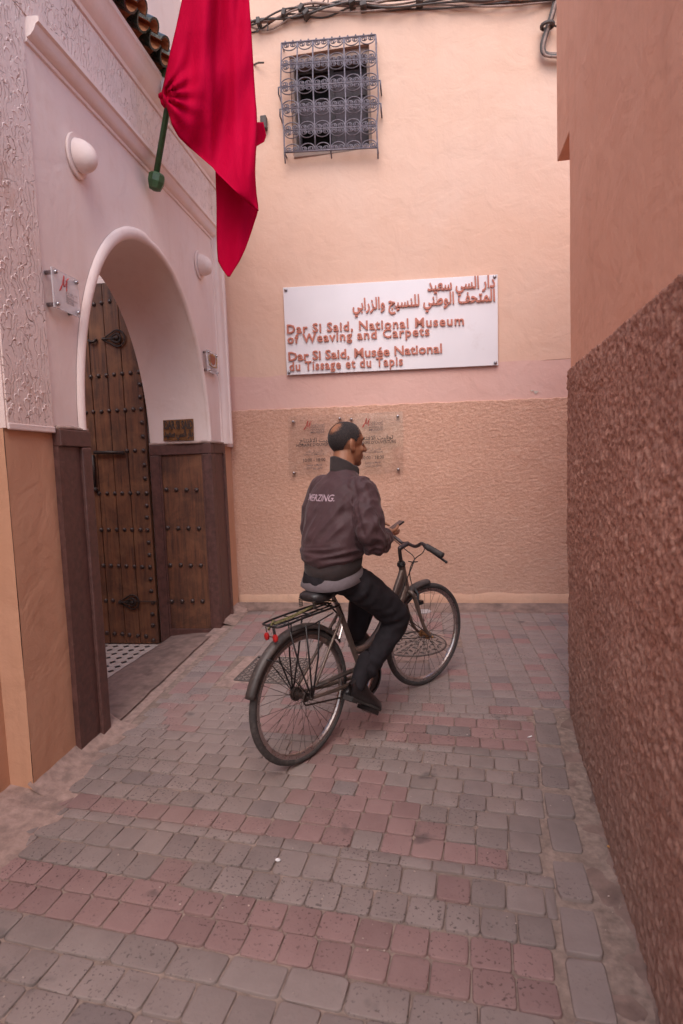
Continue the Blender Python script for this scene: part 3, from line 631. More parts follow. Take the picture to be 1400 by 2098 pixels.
# ---- hall floor of small cream tiles with black insets, doorstep
hall = thing('hall_floor', None, None, (-2.8, 4.0, 0.03)); adopt(hall, gate)
for k in ('label', 'category'):
    if k in hall: del hall[k]
MB().quad((-2.3, 2.5, 0.03), (-2.3, 5.05, 0.03), (-5.5, 5.05, 0.03), (-5.5, 2.5, 0.03)).build('tile_bed', M_MORT, hall)
T = 0.105; oc = T * 0.29
TILE = MB().poly_prism([(T / 2 - .002, y, 0) for y in (-T / 2 + oc, T / 2 - oc)] + [(x, T / 2 - .002, 0) for x in (T / 2 - oc, -T / 2 + oc)] + [(-T / 2 + .002, y, 0) for y in (T / 2 - oc, -T / 2 + oc)] + [(x, -T / 2 + .002, 0) for x in (-T / 2 + oc, T / 2 - oc)], (0, 0, 0.006)).mesh('floor_tile'); TILE.materials.append(M_TILE)
q = oc * 0.92; DOT = MB().poly_prism([(q, 0, 0), (0, q, 0), (-q, 0, 0), (0, -q, 0)], (0, 0, 0.007)).mesh('inset_tile'); DOT.materials.append(M_DOT)
for i in range(7):
    for j in range(13):
        x, y = -2.40 - i * T, 3.66 + j * T
        for me_, nm, dx in ((TILE, 'floor_tile', 0), (DOT, 'inset_tile', T / 2)):
            o = bpy.data.objects.new(nm, me_); COL.objects.link(o); o.location = (x + dx, y + dx, 0.031); adopt(o, hall)
mb = MB(); rows = []
for i, x in enumerate(np.linspace(-1.87, -2.345, 12)):
    row = []
    for y in np.linspace(3.0, 4.962, 40):
        t = i / 11; zf = gz(y) + 0.012 - max(0, (y - 4.55) / 0.41) ** 2 * 0.06; zi = 0.155 - 0.02 * (y - 3)
        z = zf + (zi - zf) * t + 0.012 * math.sin(math.pi * t) + 0.006 * mnoise.noise(Vector((x * 7, y * 5, 2))) + 0.003 * mnoise.noise(Vector((x * 22, y * 22, 2)))
        row.append((x + (0.012 * mnoise.noise(Vector((y * 6, 1, 1))) if i == 0 else 0), y, z))
    rows.append(row)
rows.append([(x - 0.01, y, 0.03) for x, y, z in rows[-1]])
mb.grid(rows); mb.build('doorstep', M_CONC, gate, smooth=True)
# mortar apron at the foot of the left wall
mb = MB(); rows = []
for k, (dx, dz) in enumerate(((-0.03, 0.075), (0.0, 0.045), (0.035, 0.022), (0.09, 0.006), (0.15, -0.004))):
    rows.append([(X0 + dx + (0.03 * mnoise.noise(Vector((y * 5, k, 6))) if k > 1 else 0), y, gz(y) + dz + 0.008 * mnoise.noise(Vector((y * 9, k, 1)))) for y in np.linspace(2.40, 3.14, 36)])
mb.grid(rows); mb.build('mortar_apron', M_MORT, gate, smooth=True); mb = MB()
rows = []
for k, (dx, dz) in enumerate(((-0.03, 0.06), (0.0, 0.04), (0.04, 0.022), (0.09, 0.008), (0.13, -0.004))):
    rows.append([(X0 + dx + 0.02 * mnoise.noise(Vector((y * 5, k, 6))), y, gz(y) + dz + 0.008 * mnoise.noise(Vector((y * 9, k, 1)))) for y in np.linspace(5.0, 5.62, 24)])
mb.grid(rows); mb.build('mortar_apron', M_MORT, gate, smooth=True); mb = MB()
rows = []
for k, (dx, dz) in enumerate(((-0.13, 0.06), (0.0, 0.035), (0.08, 0.016), (0.2, 0.004), (0.26, -0.006))):
    rows.append([(-1.93 + dx + 0.03 * mnoise.noise(Vector((y * 4, k, 6))), y, gz(y) + dz + 0.008 * mnoise.noise(Vector((y * 9, k, 1)))) for y in np.linspace(0.5, 2.45, 60)])
mb.grid(rows)
mb.build('mortar_apron', M_MORT, gate, smooth=True)

# ---- eave of green glazed barrel tiles
roof = thing('roof', None, None, (X0, 4.0, 4.7)); adopt(roof, gate)
for k in ('label', 'category'):
    if k in roof: del roof[k]
def barrel(r0, r1, ln, up, seg=9):
    mb = MB(); t = 0.014; rows = []
    for x, r in ((0, r0), (ln, r1)):
        arc = [math.pi * k / seg for k in range(seg + 1)]
        outer = [(x, r * math.cos(a), r * math.sin(a) * up) for a in arc]; inner = [(x, (r - t) * math.cos(a), (r - t) * math.sin(a) * up) for a in arc[::-1]]
        rows.append(outer + inner)
    n = len(rows[0]); mb.mi = 0; mb.grid(rows, True)
    for i in range(len(mb.m)): mb.m[i] = 0 if (i % n) <= seg else 1
    for base in (0, n):
        for k in range(seg):
            mb.f.append([base + k, base + k + 1, base + n - 2 - k, base + n - 1 - k]); mb.m.append(0)
    me = mb.mesh('roof_tile'); me.materials.append(M_GLAZE); me.materials.append(M_TERRA); return me
COVER, PAN = barrel(0.062, 0.05, 0.2, 1), barrel(0.078, 0.07, 0.42, -1)
XE, ZE = -1.70, 4.585
for i in range(20):
    y = 2.47 + i * 0.165 + 0.085
    tilt = math.atan2(0.20, 0.32)
    for j in range(2):
        o = bpy.data.objects.new('roof_tile', COVER); COL.objects.link(o); o.location = (XE - j * 0.165, y, ZE + 0.03 + j * 0.115); o.rotation_euler = (0, -tilt, math.pi); adopt(o, roof)
    o = bpy.data.objects.new('roof_tile', PAN); COL.objects.link(o); o.location = (XE - 0.02, y + 0.0825, ZE + 0.03); o.rotation_euler = (0, -tilt, math.pi); adopt(o, roof)
mb = MB(); mb.add([(XE - 0.08, y, ZE + 0.02) for y in (2.42, 5.72)] + [(-2.03, y, ZE + 0.28) for y in (2.42, 5.72)] + [(-2.03, y, ZE + 0.02) for y in (2.42, 5.72)], [(0, 1, 3, 2), (0, 4, 5, 1), (0, 2, 4), (1, 5, 3)])
mb.build('eave_board', M_TERRA, roof)
# ------------------------------------------------------------------ paving
pave = thing('pavement', 'paving of worn grey and red concrete setts climbing to the back wall', None, (0, 3, gz(3)), kind='structure')
if 'category' in pave: del pave['category']
rs = random.Random(11)
def kslope(v): return 0.115 if v < 2.7 else max(0.0, 0.115 * (1 - (v - 2.7) / 1.2))
rows_ = []          # (v0, depth, stone width, colour mode)
v = 1.02
seq = [(0.115, .13, 'g'), (0.11, .13, 'r'), (0.11, .20, 'g'), (0.125, .125, 'g'), (0.115, .20, 'g'), (0.118, .125, 'r'), (0.115, .125, 'r'), (0.13, .125, 'g'), (0.135, .125, 'g'), (0.062, .12, 'g'), (0.112, .125, 'r'),
       (0.115, .125, 'p'), (0.112, .125, 'p'), (0.112, .125, 'p'), (0.112, .125, 'p'), (0.112, .125, 'p2'), (0.115, .125, 'g'), (0.075, .19, 'g'), (0.108, .125, 'b'), (0.105, .125, 'b'), (0.105, .125, 'b'), (0.062, .13, 'g'), (0.108, .13, 'm')]
for d, w, mode in seq: rows_.append((v, d, w, mode)); v += d
while v < 5.55: rows_.append((v, 0.108, 0.136, 'f')); v += 0.108
GC = [(-1.356, 3.80), (-1.305, 4.25), (-0.86, 4.20), (-0.91, 3.74)]; MHC, MHR = (-0.112, 4.556), 0.285
def colour(mode, x, y):
    r = rs.random()
    if mode == 'r': return 1 if r < 0.97 else 0
    if mode == 'g': return 0 if r < 0.9 else (2 if r < 0.97 else 1)
    if mode == 'p': return 1 if (-0.62 + (y - 2.3) * 0.05 < x < 0.02 - (y - 2.3) * 0.55 and r < 0.93) else (0 if r < 0.92 else 2)
    if mode == 'p2': return 1 if (-0.75 < x < -0.35 and r < 0.5) else (0 if r < 0.93 else 2)
    if mode == 'b': return 1 if (x > -0.95 and x < 0.62 and r < 0.85) else (0 if r < 0.8 else (2 if r < 0.9 else 1))
    if mode == 'm': return 1 if r < 0.45 else 0
    if x < -1.1: return 1 if r < 0.42 else (0 if r < 0.85 else 2)
    return 1 if r < 0.15 else (0 if r < 0.9 else 2)
def xborder(y): return 0.415 + (y - 1.777) * 0.1305
stones = []
for (v0, d, w, mode) in rows_:
    vc = v0 + d / 2; k = kslope(vc); far = mode == 'f'
    x = -2.02 + (rs.random() * w if not far else (0 if v0 else 0))
    xmax = 2.1 if vc > 3.5 else None
    while x < (xmax if xmax else xborder(vc) + 0.06):
        ww = w * rs.uniform(0.93, 1.07) if not far else w
        yc = vc - k * (x + ww / 2); lim = 9 if yc > 3.46 else xborder(yc) - 0.004
        x1 = min(x + ww, lim)
        if x1 - x > 0.035:
            xc = (x + x1) / 2; ok = True
            if yc > 2.40 and xc < -1.80 + (0.03 if yc > 3.1 else 0.0) - (0.0): ok = False
            if yc <= 2.40 and xc < -1.86 - (2.4 - yc) * 0.05: ok = False
            if yc > 5.43: ok = False
            if -1.42 < xc < -0.80 and 3.70 < yc < 4.31: ok = False
            if (xc - MHC[0]) ** 2 + (yc - MHC[1]) ** 2 < (MHR + 0.07) ** 2: ok = False
            if ok: stones.append([xc, yc, (x1 - x) - rs.uniform(0.001, 0.0045), d - rs.uniform(0.001, 0.0045), -k + rs.uniform(-0.03, 0.03), colour(mode, xc, yc)])
        x += ww
        if x1 >= lim: break
y = 0.9
while y < 3.40:      # border blocks along the right
    ln = rs.uniform(0.17, 0.25); yc = y + ln / 2; stones.append([xborder(yc) + 0.062, yc, 0.118, ln - 0.006, -0.12 + rs.uniform(-.03, .03), 0]); y += ln
def projpx(P):
    q = RW.T @ (np.array(P) - CAMP); return (CX + F_PX * q[0] / q[2], CY + F_PX * q[1] / q[2], q[2]) if q[2] > 0.1 else None
vis = []
for s in stones:
    p = projpx((s[0], s[1], gz(s[1])))
    on = p is not None and -60 < p[0] < 1460 and p[1] < 2160
    a = s[2] * s[3] / (p[2] ** 3) if on else 0
    vis.append((a, s))
vis.sort(key=lambda t: -t[0]); single = [s for a, s in vis[:300]]; rest = [s for a, s in vis[300:]]
def unit_stone(seed, inset=0.085):
    r = random.Random(seed); ring = []
    for cx, cy, a0 in ((1, 1, 0), (-1, 1, 90), (-1, -1, 180), (1, -1, 270)):
        rad = r.uniform(0.06, 0.14)
        for a in (4, 45, 86):
            t = math.radians(a0 + a); ring.append((cx * (0.5 - rad) + rad * math.cos(t) + r.uniform(-.012, .012), cy * (0.5 - rad) + rad * math.sin(t) + r.uniform(-.012, .012)))
    return ring
RINGS = [unit_stone(k) for k in range(7)]
def stone_mb(mb, ring, T):
    n = len(ring)
    lv = [(1.0, -0.022), (1.0, -0.0038), (0.965, -0.0008), (0.92, 0.0)]
    pts = [[T(x * s, y * s, z) for x, y in ring] for s, z in lv]
    b = len(mb.v); mb.grid(pts, True); mb.f.append([b + 3 * n + i for i in range(n)]); mb.m.append(mb.mi)
SM = {}
for k in range(7):
    for ci, m in enumerate((M_GREY, M_RED, M_DARK)):
        mb = MB(); stone_mb(mb, RINGS[k], lambda x, y, z: (x, y, z)); me = mb.mesh('paving_stone'); me.materials.append(m)
        me.polygons.foreach_set('use_smooth', [True] * len(me.polygons)); SM[k, ci] = me
for s in single:
    o = bpy.data.objects.new('paving_stone', SM[rs.randrange(7), s[5]]); COL.objects.link(o)
    o.location = (s[0], s[1], gz(s[1]) + rs.uniform(-0.001, 0.001)); o.rotation_euler = (SLOPE + rs.uniform(-.01, .01), rs.uniform(-.01, .01), s[4] + (math.pi if rs.random() < .5 else 0)); o.scale = (s[2], s[3], 1); adopt(o, pave)
mb = MB()
for s in rest:
    c, sn = math.cos(s[4]), math.sin(s[4]); dz = rs.uniform(-0.001, 0.001)
    mb.mi = s[5]
    stone_mb(mb, RINGS[rs.randrange(7)], lambda x, y, z: (s[0] + x * s[2] * c - y * s[3] * sn, s[1] + x * s[2] * sn + y * s[3] * c, gz(s[1] + x * s[2] * sn + y * s[3] * c) + z + dz))
o = mb.build('distant_setts', [M_GREY, M_RED, M_DARK], pave, smooth=True); o['kind'] = 'stuff'
# concrete apron between border blocks and right wall
mb = MB(); rows = []
for t in np.linspace(0, 1, 7):
    row = []
    for y in np.linspace(0.6, 3.6, 70):
        a = xborder(min(y, 3.45)) + 0.122; b_ = XB(y) + 0.02; x = a + (b_ - a) * t
        row.append((x, y, gz(y) - 0.007 + 0.03 * max(0, t - 0.6) ** 1.5 + 0.004 * mnoise.noise(Vector((x * 9, y * 9, 0)))))
    rows.append(row)
mb.grid(rows); mb.build('concrete_apron', M_CONC, pave, smooth=True)
# cement patches round the covers
def patch(name, pts, dz=-0.004):
    return MB().add([(x, y, gz(y) + dz) for x, y in pts], [list(range(len(pts)))]).build(name, M_MORT, pave)
patch('cement_patch', [(-1.46, 3.70), (-1.40, 4.34), (-0.80, 4.30), (-0.78, 3.66)])
patch('cement_patch', [(MHC[0] + 0.36 * math.cos(a) * (1 + .05 * math.sin(5 * a)), MHC[1] + 0.36 * math.sin(a)) for a in np.linspace(0, 6.283, 40)[:-1]], -0.003)
patch('sand_strip', [(-1.93, 3.15), (-1.80, 3.15), (-1.79, 5.1), (-1.93, 5.1)], -0.003)
# inspection cover with tread plate pattern
M_PLATE = simple('worn_steel_plate', (0.27, 0.21, 0.185), 0.6, 0.25, 0.25, 40, 0.001, dirt=((0.14, 0.11, 0.10), 9, 0.55))
M_TREAD = simple('dark_tread', (0.115, 0.092, 0.084), 0.6, 0.3)
cov = thing('inspection_cover', 'square steel tread plate inspection cover set in the paving beside the rear wheel', 'cover', (-1.1, 4.0, gz(4.0)))
def gp(a, b, dz): 
    x = (GC[0][0] * (1 - a) + GC[3][0] * a) * (1 - b) + (GC[1][0] * (1 - a) + GC[2][0] * a) * b; y = (GC[0][1] * (1 - a) + GC[3][1] * a) * (1 - b) + (GC[1][1] * (1 - a) + GC[2][1] * a) * b
    return Vector((x, y, gz(y) + dz))
MB().poly_prism([gp(0, 0, -.01), gp(1, 0, -.01), gp(1, 1, -.01), gp(0, 1, -.01)], (0, 0, 0.012)).build('plate', M_PLATE, cov)
mb = MB()
for q0, q1 in (((0, 0), (1, 0)), ((1, 0), (1, 1)), ((1, 1), (0, 1)), ((0, 1), (0, 0))): mb.tube([gp(*q0, 0.001), gp(*q1, 0.001)], 0.006, 4)
mb.build('frame', M_TREAD, cov)
mb = MB(); n = 15
for i in range(n):
    for j in range(n):
        a, b = (i + .5) / n, (j + .5) / n; dd = 0.032 / 0.45 * 0.55; sg = 1 if (i + j) % 2 else -1
        mb.tube([gp(a - dd * .75, b - sg * dd * .6, 0.002), gp(a, b, 0.006), gp(a + dd * .75, b + sg * dd * .6, 0.002)], [0.002, 0.005, 0.002], 4)
o = mb.build('tread', M_TREAD, cov); o['kind'] = 'stuff'
mh = thing('manhole_cover', 'round patterned manhole cover in the paving behind the front wheel', 'manhole cover', (MHC[0], MHC[1], gz(MHC[1])))
Mg = Matrix.Translation((MHC[0], MHC[1], gz(MHC[1]))) @ Matrix.Rotation(math.atan(SLOPE), 4, 'X')
MB().lathe([(MHR, -0.02), (MHR, 0.002), (MHR - .008, 0.003)], Mg, 48).build('disc', M_PLATE, mh)
mb = MB()
for r in (MHR - 0.006,): mb.tube([Mg @ Vector((r * math.cos(a), r * math.sin(a), 0.003)) for a in np.linspace(0, 6.2832, 49)[:-1]], 0.007, 5, closed=True)
mb.build('rim', M_TREAD, mh)
mb = MB()
for ring_r, cnt in ((0.05, 6), (0.11, 12), (0.17, 18), (0.23, 24)):
    for k in range(cnt):
        a = 6.2832 * (k + 0.5 * (ring_r * 100 % 2)) / cnt; c = Vector((ring_r * math.cos(a), ring_r * math.sin(a), 0.004)); t = Vector((math.cos(a + (0.8 if k % 2 else -0.8)), math.sin(a + (0.8 if k % 2 else -0.8)), 0)) * 0.022
        mb.tube([Mg @ (c - t), Mg @ (c + Vector((0, 0, .004))), Mg @ (c + t)], [0.003, 0.008, 0.003], 4)
o = mb.build('tread', M_TREAD, mh); o['kind'] = 'stuff'
sc = G(869, 1253); v_ = tag(MB().lathe([(0.07, -.01), (0.07, 0.006), (0.055, 0.009)], Matrix.Translation(sc) @ Matrix.Rotation(math.atan(SLOPE), 4, 'X'), 24).build('valve_cover', simple('pale_metal', (0.5, 0.47, 0.48), 0.5, 0.3)), 'small pale round valve cover by the foot of the back wall', 'cover')
# litter
M_WHITE = simple('paper_white', (0.75, 0.72, 0.72), 0.7)
M_BUTT = simple('cigarette_filter', (0.5, 0.24, 0.08), 0.8)
c = G(570, 1766); tag(MB().ball(c + Vector((0, 0, 0.008)), (0.012, 0.008, 0.007), 7).build('paper_scrap', M_WHITE), 'tiny white paper scrap on a grey sett at lower middle', 'litter')
for i, (px, py, lab) in enumerate(((1082, 1513, 'white cigarette stub on the red setts near the right wall'), (1260, 1742, 'tan cigarette stub lying close to the red roughcast wall'))):
    c = G(px, py) + Vector((0, 0, 0.006)); a = 0.6 + i * 2
    tag(MB().tube([c, c + Vector((0.028 * math.cos(a), 0.028 * math.sin(a), 0))], 0.004, 6).build('cigarette_stub', (M_WHITE, M_BUTT)[i]), lab, 'litter')
gm = MB(); rr = random.Random(5)
for i in range(260):
    x, y = rr.uniform(-1.85, 0.9), rr.uniform(1.4, 4.5); s = rr.uniform(0.0015, 0.0045)
    if x > XB(y) - .02 or (y > 2.4 and x < -1.86): continue
    gm.ball((x, y, gz(y) + s * .5), (s, s * rr.uniform(.6, 1), s * .6), 6)
o = gm.build('grit', simple('pale_grit', (0.42, 0.33, 0.29), 0.9, var=0.5)); tag(o, 'pale grit scattered over the paving', None, None, 'stuff')
# ------------------------------------------------------------------ lettering
AR = {'ا': (0xFE8D, 2), 'ب': (0xFE8F, 4), 'ت': (0xFE95, 4), 'ث': (0xFE99, 4), 'ج': (0xFE9D, 4), 'ح': (0xFEA1, 4), 'د': (0xFEA9, 2), 'ر': (0xFEAD, 2), 'ز': (0xFEAF, 2), 'س': (0xFEB1, 4),
      'ط': (0xFEC1, 4), 'ع': (0xFEC9, 4), 'غ': (0xFECD, 4), 'ف': (0xFED1, 4), 'ق': (0xFED5, 4), 'ل': (0xFEDD, 4), 'م': (0xFEE1, 4), 'ن': (0xFEE5, 4), 'و': (0xFEED, 2), 'ى': (0xFEEF, 2), 'ي': (0xFEF1, 4), 'ء': (0xFE80, 1), 'ة': (0xFE93, 2)}
def shape_ar(s):
    out = []
    for wd in s.split(' '):
        i = 0; buf = []; prev = False
        while i < len(wd):
            c = wd[i]
            if c == 'ل' and i + 1 < len(wd) and wd[i + 1] == 'ا': buf.append(chr(0xFEFC if prev else 0xFEFB)); prev = False; i += 2; continue
            b, n = AR[c]; nxt = i + 1 < len(wd) and AR[wd[i + 1]][1] > 1
            if n == 4: f = (3 if nxt else 1) if prev else (2 if nxt else 0); prev = nxt
            elif n == 2: f = 1 if prev else 0; prev = False
            else: f = 0; prev = False
            buf.append(chr(b + f)); i += 1
        out.append(''.join(buf))
    return ' '.join(out)[::-1]
_cache = {}
def text_geo(body, extrude=0.0, offset=0.0, bevel=0.0, res=2):
    key = (body, extrude, offset, bevel, res)
    if key in _cache: return _cache[key]
    cu = bpy.data.curves.new('t', 'FONT'); cu.body = body; cu.size = 1.0; cu.extrude = extrude; cu.offset = offset; cu.resolution_u = res; cu.bevel_depth = bevel; cu.bevel_resolution = 0; cu.space_character = 1.12 if body.isascii() and extrude > 0.03 else 1.0
    ob = bpy.data.objects.new('t', cu); COL.objects.link(ob); dg = bpy.context.evaluated_depsgraph_get(); dg.update()
    me = bpy.data.meshes.new_from_object(ob.evaluated_get(dg)); bpy.data.objects.remove(ob); bpy.data.curves.remove(cu)
    V = [v.co.copy() for v in me.vertices]; Fc = [list(p.vertices) for p in me.polygons]; bpy.data.meshes.remove(me)
    _cache[key] = (V, Fc); return V, Fc
def islands(V, Fc):
    par = list(range(len(V)))
    def find(a):
        while par[a] != a: par[a] = par[par[a]]; a = par[a]
        return a
    kk = {}
    for i, v in enumerate(V):
        k = (round(v.x, 4), round(v.y, 4), round(v.z, 4))
        if k in kk: par[find(i)] = find(kk[k])
        else: kk[k] = i
    for f in Fc:
        for a in f[1:]: par[find(a)] = find(f[0])
    g = {}
    for fi, f in enumerate(Fc): g.setdefault(find(f[0]), []).append(fi)
    items = []
    for fs in g.values():
        xs_ = [V[i].x for fi in fs for i in Fc[fi]]; items.append([min(xs_), max(xs_), fs])
    items.sort(); out = []
    for it in items:
        for o in out:
            ov = min(it[1], o[1]) - max(it[0], o[0])
            if ov > 0.55 * min(it[1] - it[0], o[1] - o[0]): o[0] = min(o[0], it[0]); o[1] = max(o[1], it[1]); o[2] += it[2]; break
        else: out.append(it)
    return out
def place_text(body, a, b, cap, up, nrm, mat, parent, name='letter', split=True, extrude=0.0, depth=0.0, offset=0.0, cap_ref=None, bevel=0.0):
    """text from baseline-left a to baseline-right b (world), letter height cap, standing along up, facing nrm"""
    V, Fc = text_geo(body, extrude, offset, bevel)
    if not V: return None
    x0, x1 = min(v.x for v in V), max(v.x for v in V)
    Vr, _ = text_geo(cap_ref or 'D', 0, 0); ch = max(v.y for v in Vr)
    U = (b - a); sx = U.length / (x1 - x0); U.normalize(); up = up.normalized(); nrm = nrm.normalized(); sy = cap / ch
    zs_ = [v.z for v in V]; z0 = min(zs_); sz = depth / (max(zs_) - z0) if depth else 0
    P = [a + U * ((v.x - x0) * sx) + up * (v.y * sy) + nrm * ((v.z - z0) * sz) for v in V]
    groups = [g[2] for g in islands(V, Fc)] if split else [list(range(len(Fc)))]
    for fs in groups:
        idx = sorted({i for fi in fs for i in Fc[fi]}); mp = {k: n for n, k in enumerate(idx)}
        me = bpy.data.meshes.new(name); me.from_pydata([P[i] for i in idx], [], [[mp[i] for i in Fc[fi]] for fi in fs]); me.update()
        bm = bmesh.new(); bm.from_mesh(me); bmesh.ops.remove_doubles(bm, verts=bm.verts, dist=1e-5); bm.to_mesh(me); bm.free()
        o = link(name, me, mat, parent)
        if name == 'print': o['kind'] = 'stuff'
    return o

# ------------------------------------------------------------------ museum sign
M_BOARD = simple('white_sign_board', (0.78, 0.75, 0.78), 0.45, var=0.03, scale=3, dirt=((0.66, 0.6, 0.6), 2.5, 0.6))
M_LETTER = simple('terracotta_letters', (0.50, 0.17, 0.115), 0.55, var=0.12, scale=20)
M_SCREW = simple('steel_screw', (0.35, 0.33, 0.34), 0.3, 0.9)
so = 0.035
sUL, sUR, sLL, sLR = [onB(*p, so) for p in ((580, 589), (1020, 562), (588, 768.5), (1021, 748))]
sign = thing('museum_sign', 'white museum sign board with raised terracotta Arabic, English and French lettering', 'sign', (sLL + sLR) / 2)
MB().poly_prism([sLL, sLR, sUR, sUL], (0, 0.02, 0)).build('board', M_BOARD, sign, bevel=0.003)
sn = Vector((-0.0223, -1, 0)).normalized()
def sp(px, py): return onB(px, py, so + 0.001)
for body, pa, pb, ca, ar in (('Dar Si Said, National Museum', (589, 683.5), (951, 665.5), 0.082, 0), ('of Weaving and Carpets', (590, 704), (880.5, 687), 0.082, 0), ('Dar Si Said, Musée National', (592, 739.5), (906, 722.5), 0.082, 0), ('du Tissage et du Tapis', (594, 760), (826, 748), 0.082, 0),
                             ('دار السي سعيد', (876, 596), (1014.5, 588), 0.105, 1), ('المتحف الوطني للنسيج والزرابي', (723, 636), (1014.5, 616.5), 0.105, 1)):
    place_text(shape_ar(body) if ar else body, sp(*pa), sp(*pb), ca, Vector((0, 0, 1)), sn, M_LETTER, sign, extrude=0.05, depth=0.014, offset=0.018 if not ar else 0.022, cap_ref=chr(0xFE8D) if ar else 'D')
for p in ((586, 594), (1014, 567), (592.5, 763), (1015.5, 743)):
    MB().lathe([(0.016, 0), (0.016, 0.006), (0.010, 0.013), (0.002, 0.014)], Matrix.Translation(sp(*p)) @ Matrix.Rotation(math.pi / 2, 4, 'X'), 12).build('screw', M_SCREW, sign, smooth=True)

# ------------------------------------------------------------------ acrylic plaques
M_ACR = acrylic('clear_acrylic'); M_ACRF = acrylic('frosted_acrylic', (0.93, 0.91, 0.92), 0.42)
M_PRINT = simple('dark_print', (0.05, 0.035, 0.03), 0.6); M_GREYP = simple('grey_print', (0.16, 0.11, 0.10), 0.6); M_REDP = simple('red_print', (0.45, 0.05, 0.04), 0.6)
M_STEEL = simple('standoff_steel', (0.45, 0.42, 0.43), 0.25, 0.95)
def logo(origin, U, up, nrm, s, parent):
    st = [[(0, 0), (.18, .3), (.45, 1.0), (.4, .6), (.38, .35), (.5, .38), (.72, .72), (.66, .4), (.62, .1)], [(-.1, -.05), (.1, .25), (.3, .45)], [(.62, .7), (.9, .95)]]
    mb = MB()
    for l in st: mb.tube([origin + U * (x * s) + up * (y * s) for x, y in spline([(a, b, 0) for a, b in l], 4) for _ in ()] if False else [origin + U * (p.x * s) + up * (p.y * s) for p in spline([(a, b, 0) for a, b in l], 4)], s * 0.035, 4)
    mb.build('logo', M_REDP, parent)
def hours(dx, dy, label, corners):
    off = 0.05; P = [onB(x, y, off) for x, y in corners]          # UL UR LR LL
    pl = thing('opening_hours_plaque', label, 'plaque', P[3], 'acrylic opening hours plaques')
    MB().poly_prism([P[3], P[2], P[1], P[0]], (0, 0.006, 0)).build('acrylic_panel', M_ACR, pl)
    f = lambda x, y: onB(x + dx, y + dy, off + 0.002)
    Z = Vector((0, 0, 1))
    for body, a, b, cap, ar, m in (('توقيت الافتتاح', (614, 907), (686, 904), .042, 1, M_PRINT), ("HORAIRE D'OUVERTURE", (607.5, 915.5), (692, 912), .028, 0, M_PRINT), ('الاثنين الى الاحد', (626, 928), (661, 926.5), .022, 1, M_GREYP), ('LUNDI AU DIMANCHE', (623, 933.5), (665, 932), .017, 0, M_GREYP),
                                ('10:00 - 18:00', (622, 946.5), (667, 944.5), .032, 0, M_PRINT), ('Fermé le Mardi', (629, 955.5), (660, 954), .02, 0, M_GREYP), ('مغلق يوم الثلاثاء', (627, 961.5), (661, 960), .024, 1, M_GREYP),
                                ('المؤسسة الوطنية'.replace('ؤ', 'و'), (638, 872.5), (665, 871), .022, 1, M_GREYP), ('FONDATION', (637, 877.5), (665, 876), .018, 0, M_GREYP), ('NATIONALE DES', (637, 882.5), (665, 881), .018, 0, M_GREYP), ('MUSEES', (637, 888), (665, 886.5), .02, 0, M_GREYP)):
        place_text(shape_ar(body) if ar else body, f(*a), f(*b), cap, Z, sn, m, pl, name='print', split=False, cap_ref=chr(0xFE8D) if ar else 'D', offset=0.01)
    logo(f(624, 880), Vector((1, -0.02, 0)), Z, sn, 0.085, pl)
    for k, (u, v_) in enumerate(((.09, .09), (.91, .07), (.09, .93), (.91, .93))):
        c = P[0].lerp(P[1], u).lerp(P[3].lerp(P[2], u), v_)
        MB().lathe([(0.013, -0.05), (0.013, 0.008), (0.009, 0.012), (0.002, 0.013)], Matrix.Translation(c) @ Matrix.Rotation(math.pi / 2, 4, 'X'), 12).build('standoff', M_STEEL, pl, smooth=True)
hours(0, 0, 'clear acrylic opening hours plaque left of the cyclist\'s head', ((590, 853), (707, 848), (708, 974), (592, 978)))
hours(120, -5, 'clear acrylic opening hours plaque right of the cyclist\'s head', ((709.5, 848), (826, 843), (827, 970), (710, 974)))
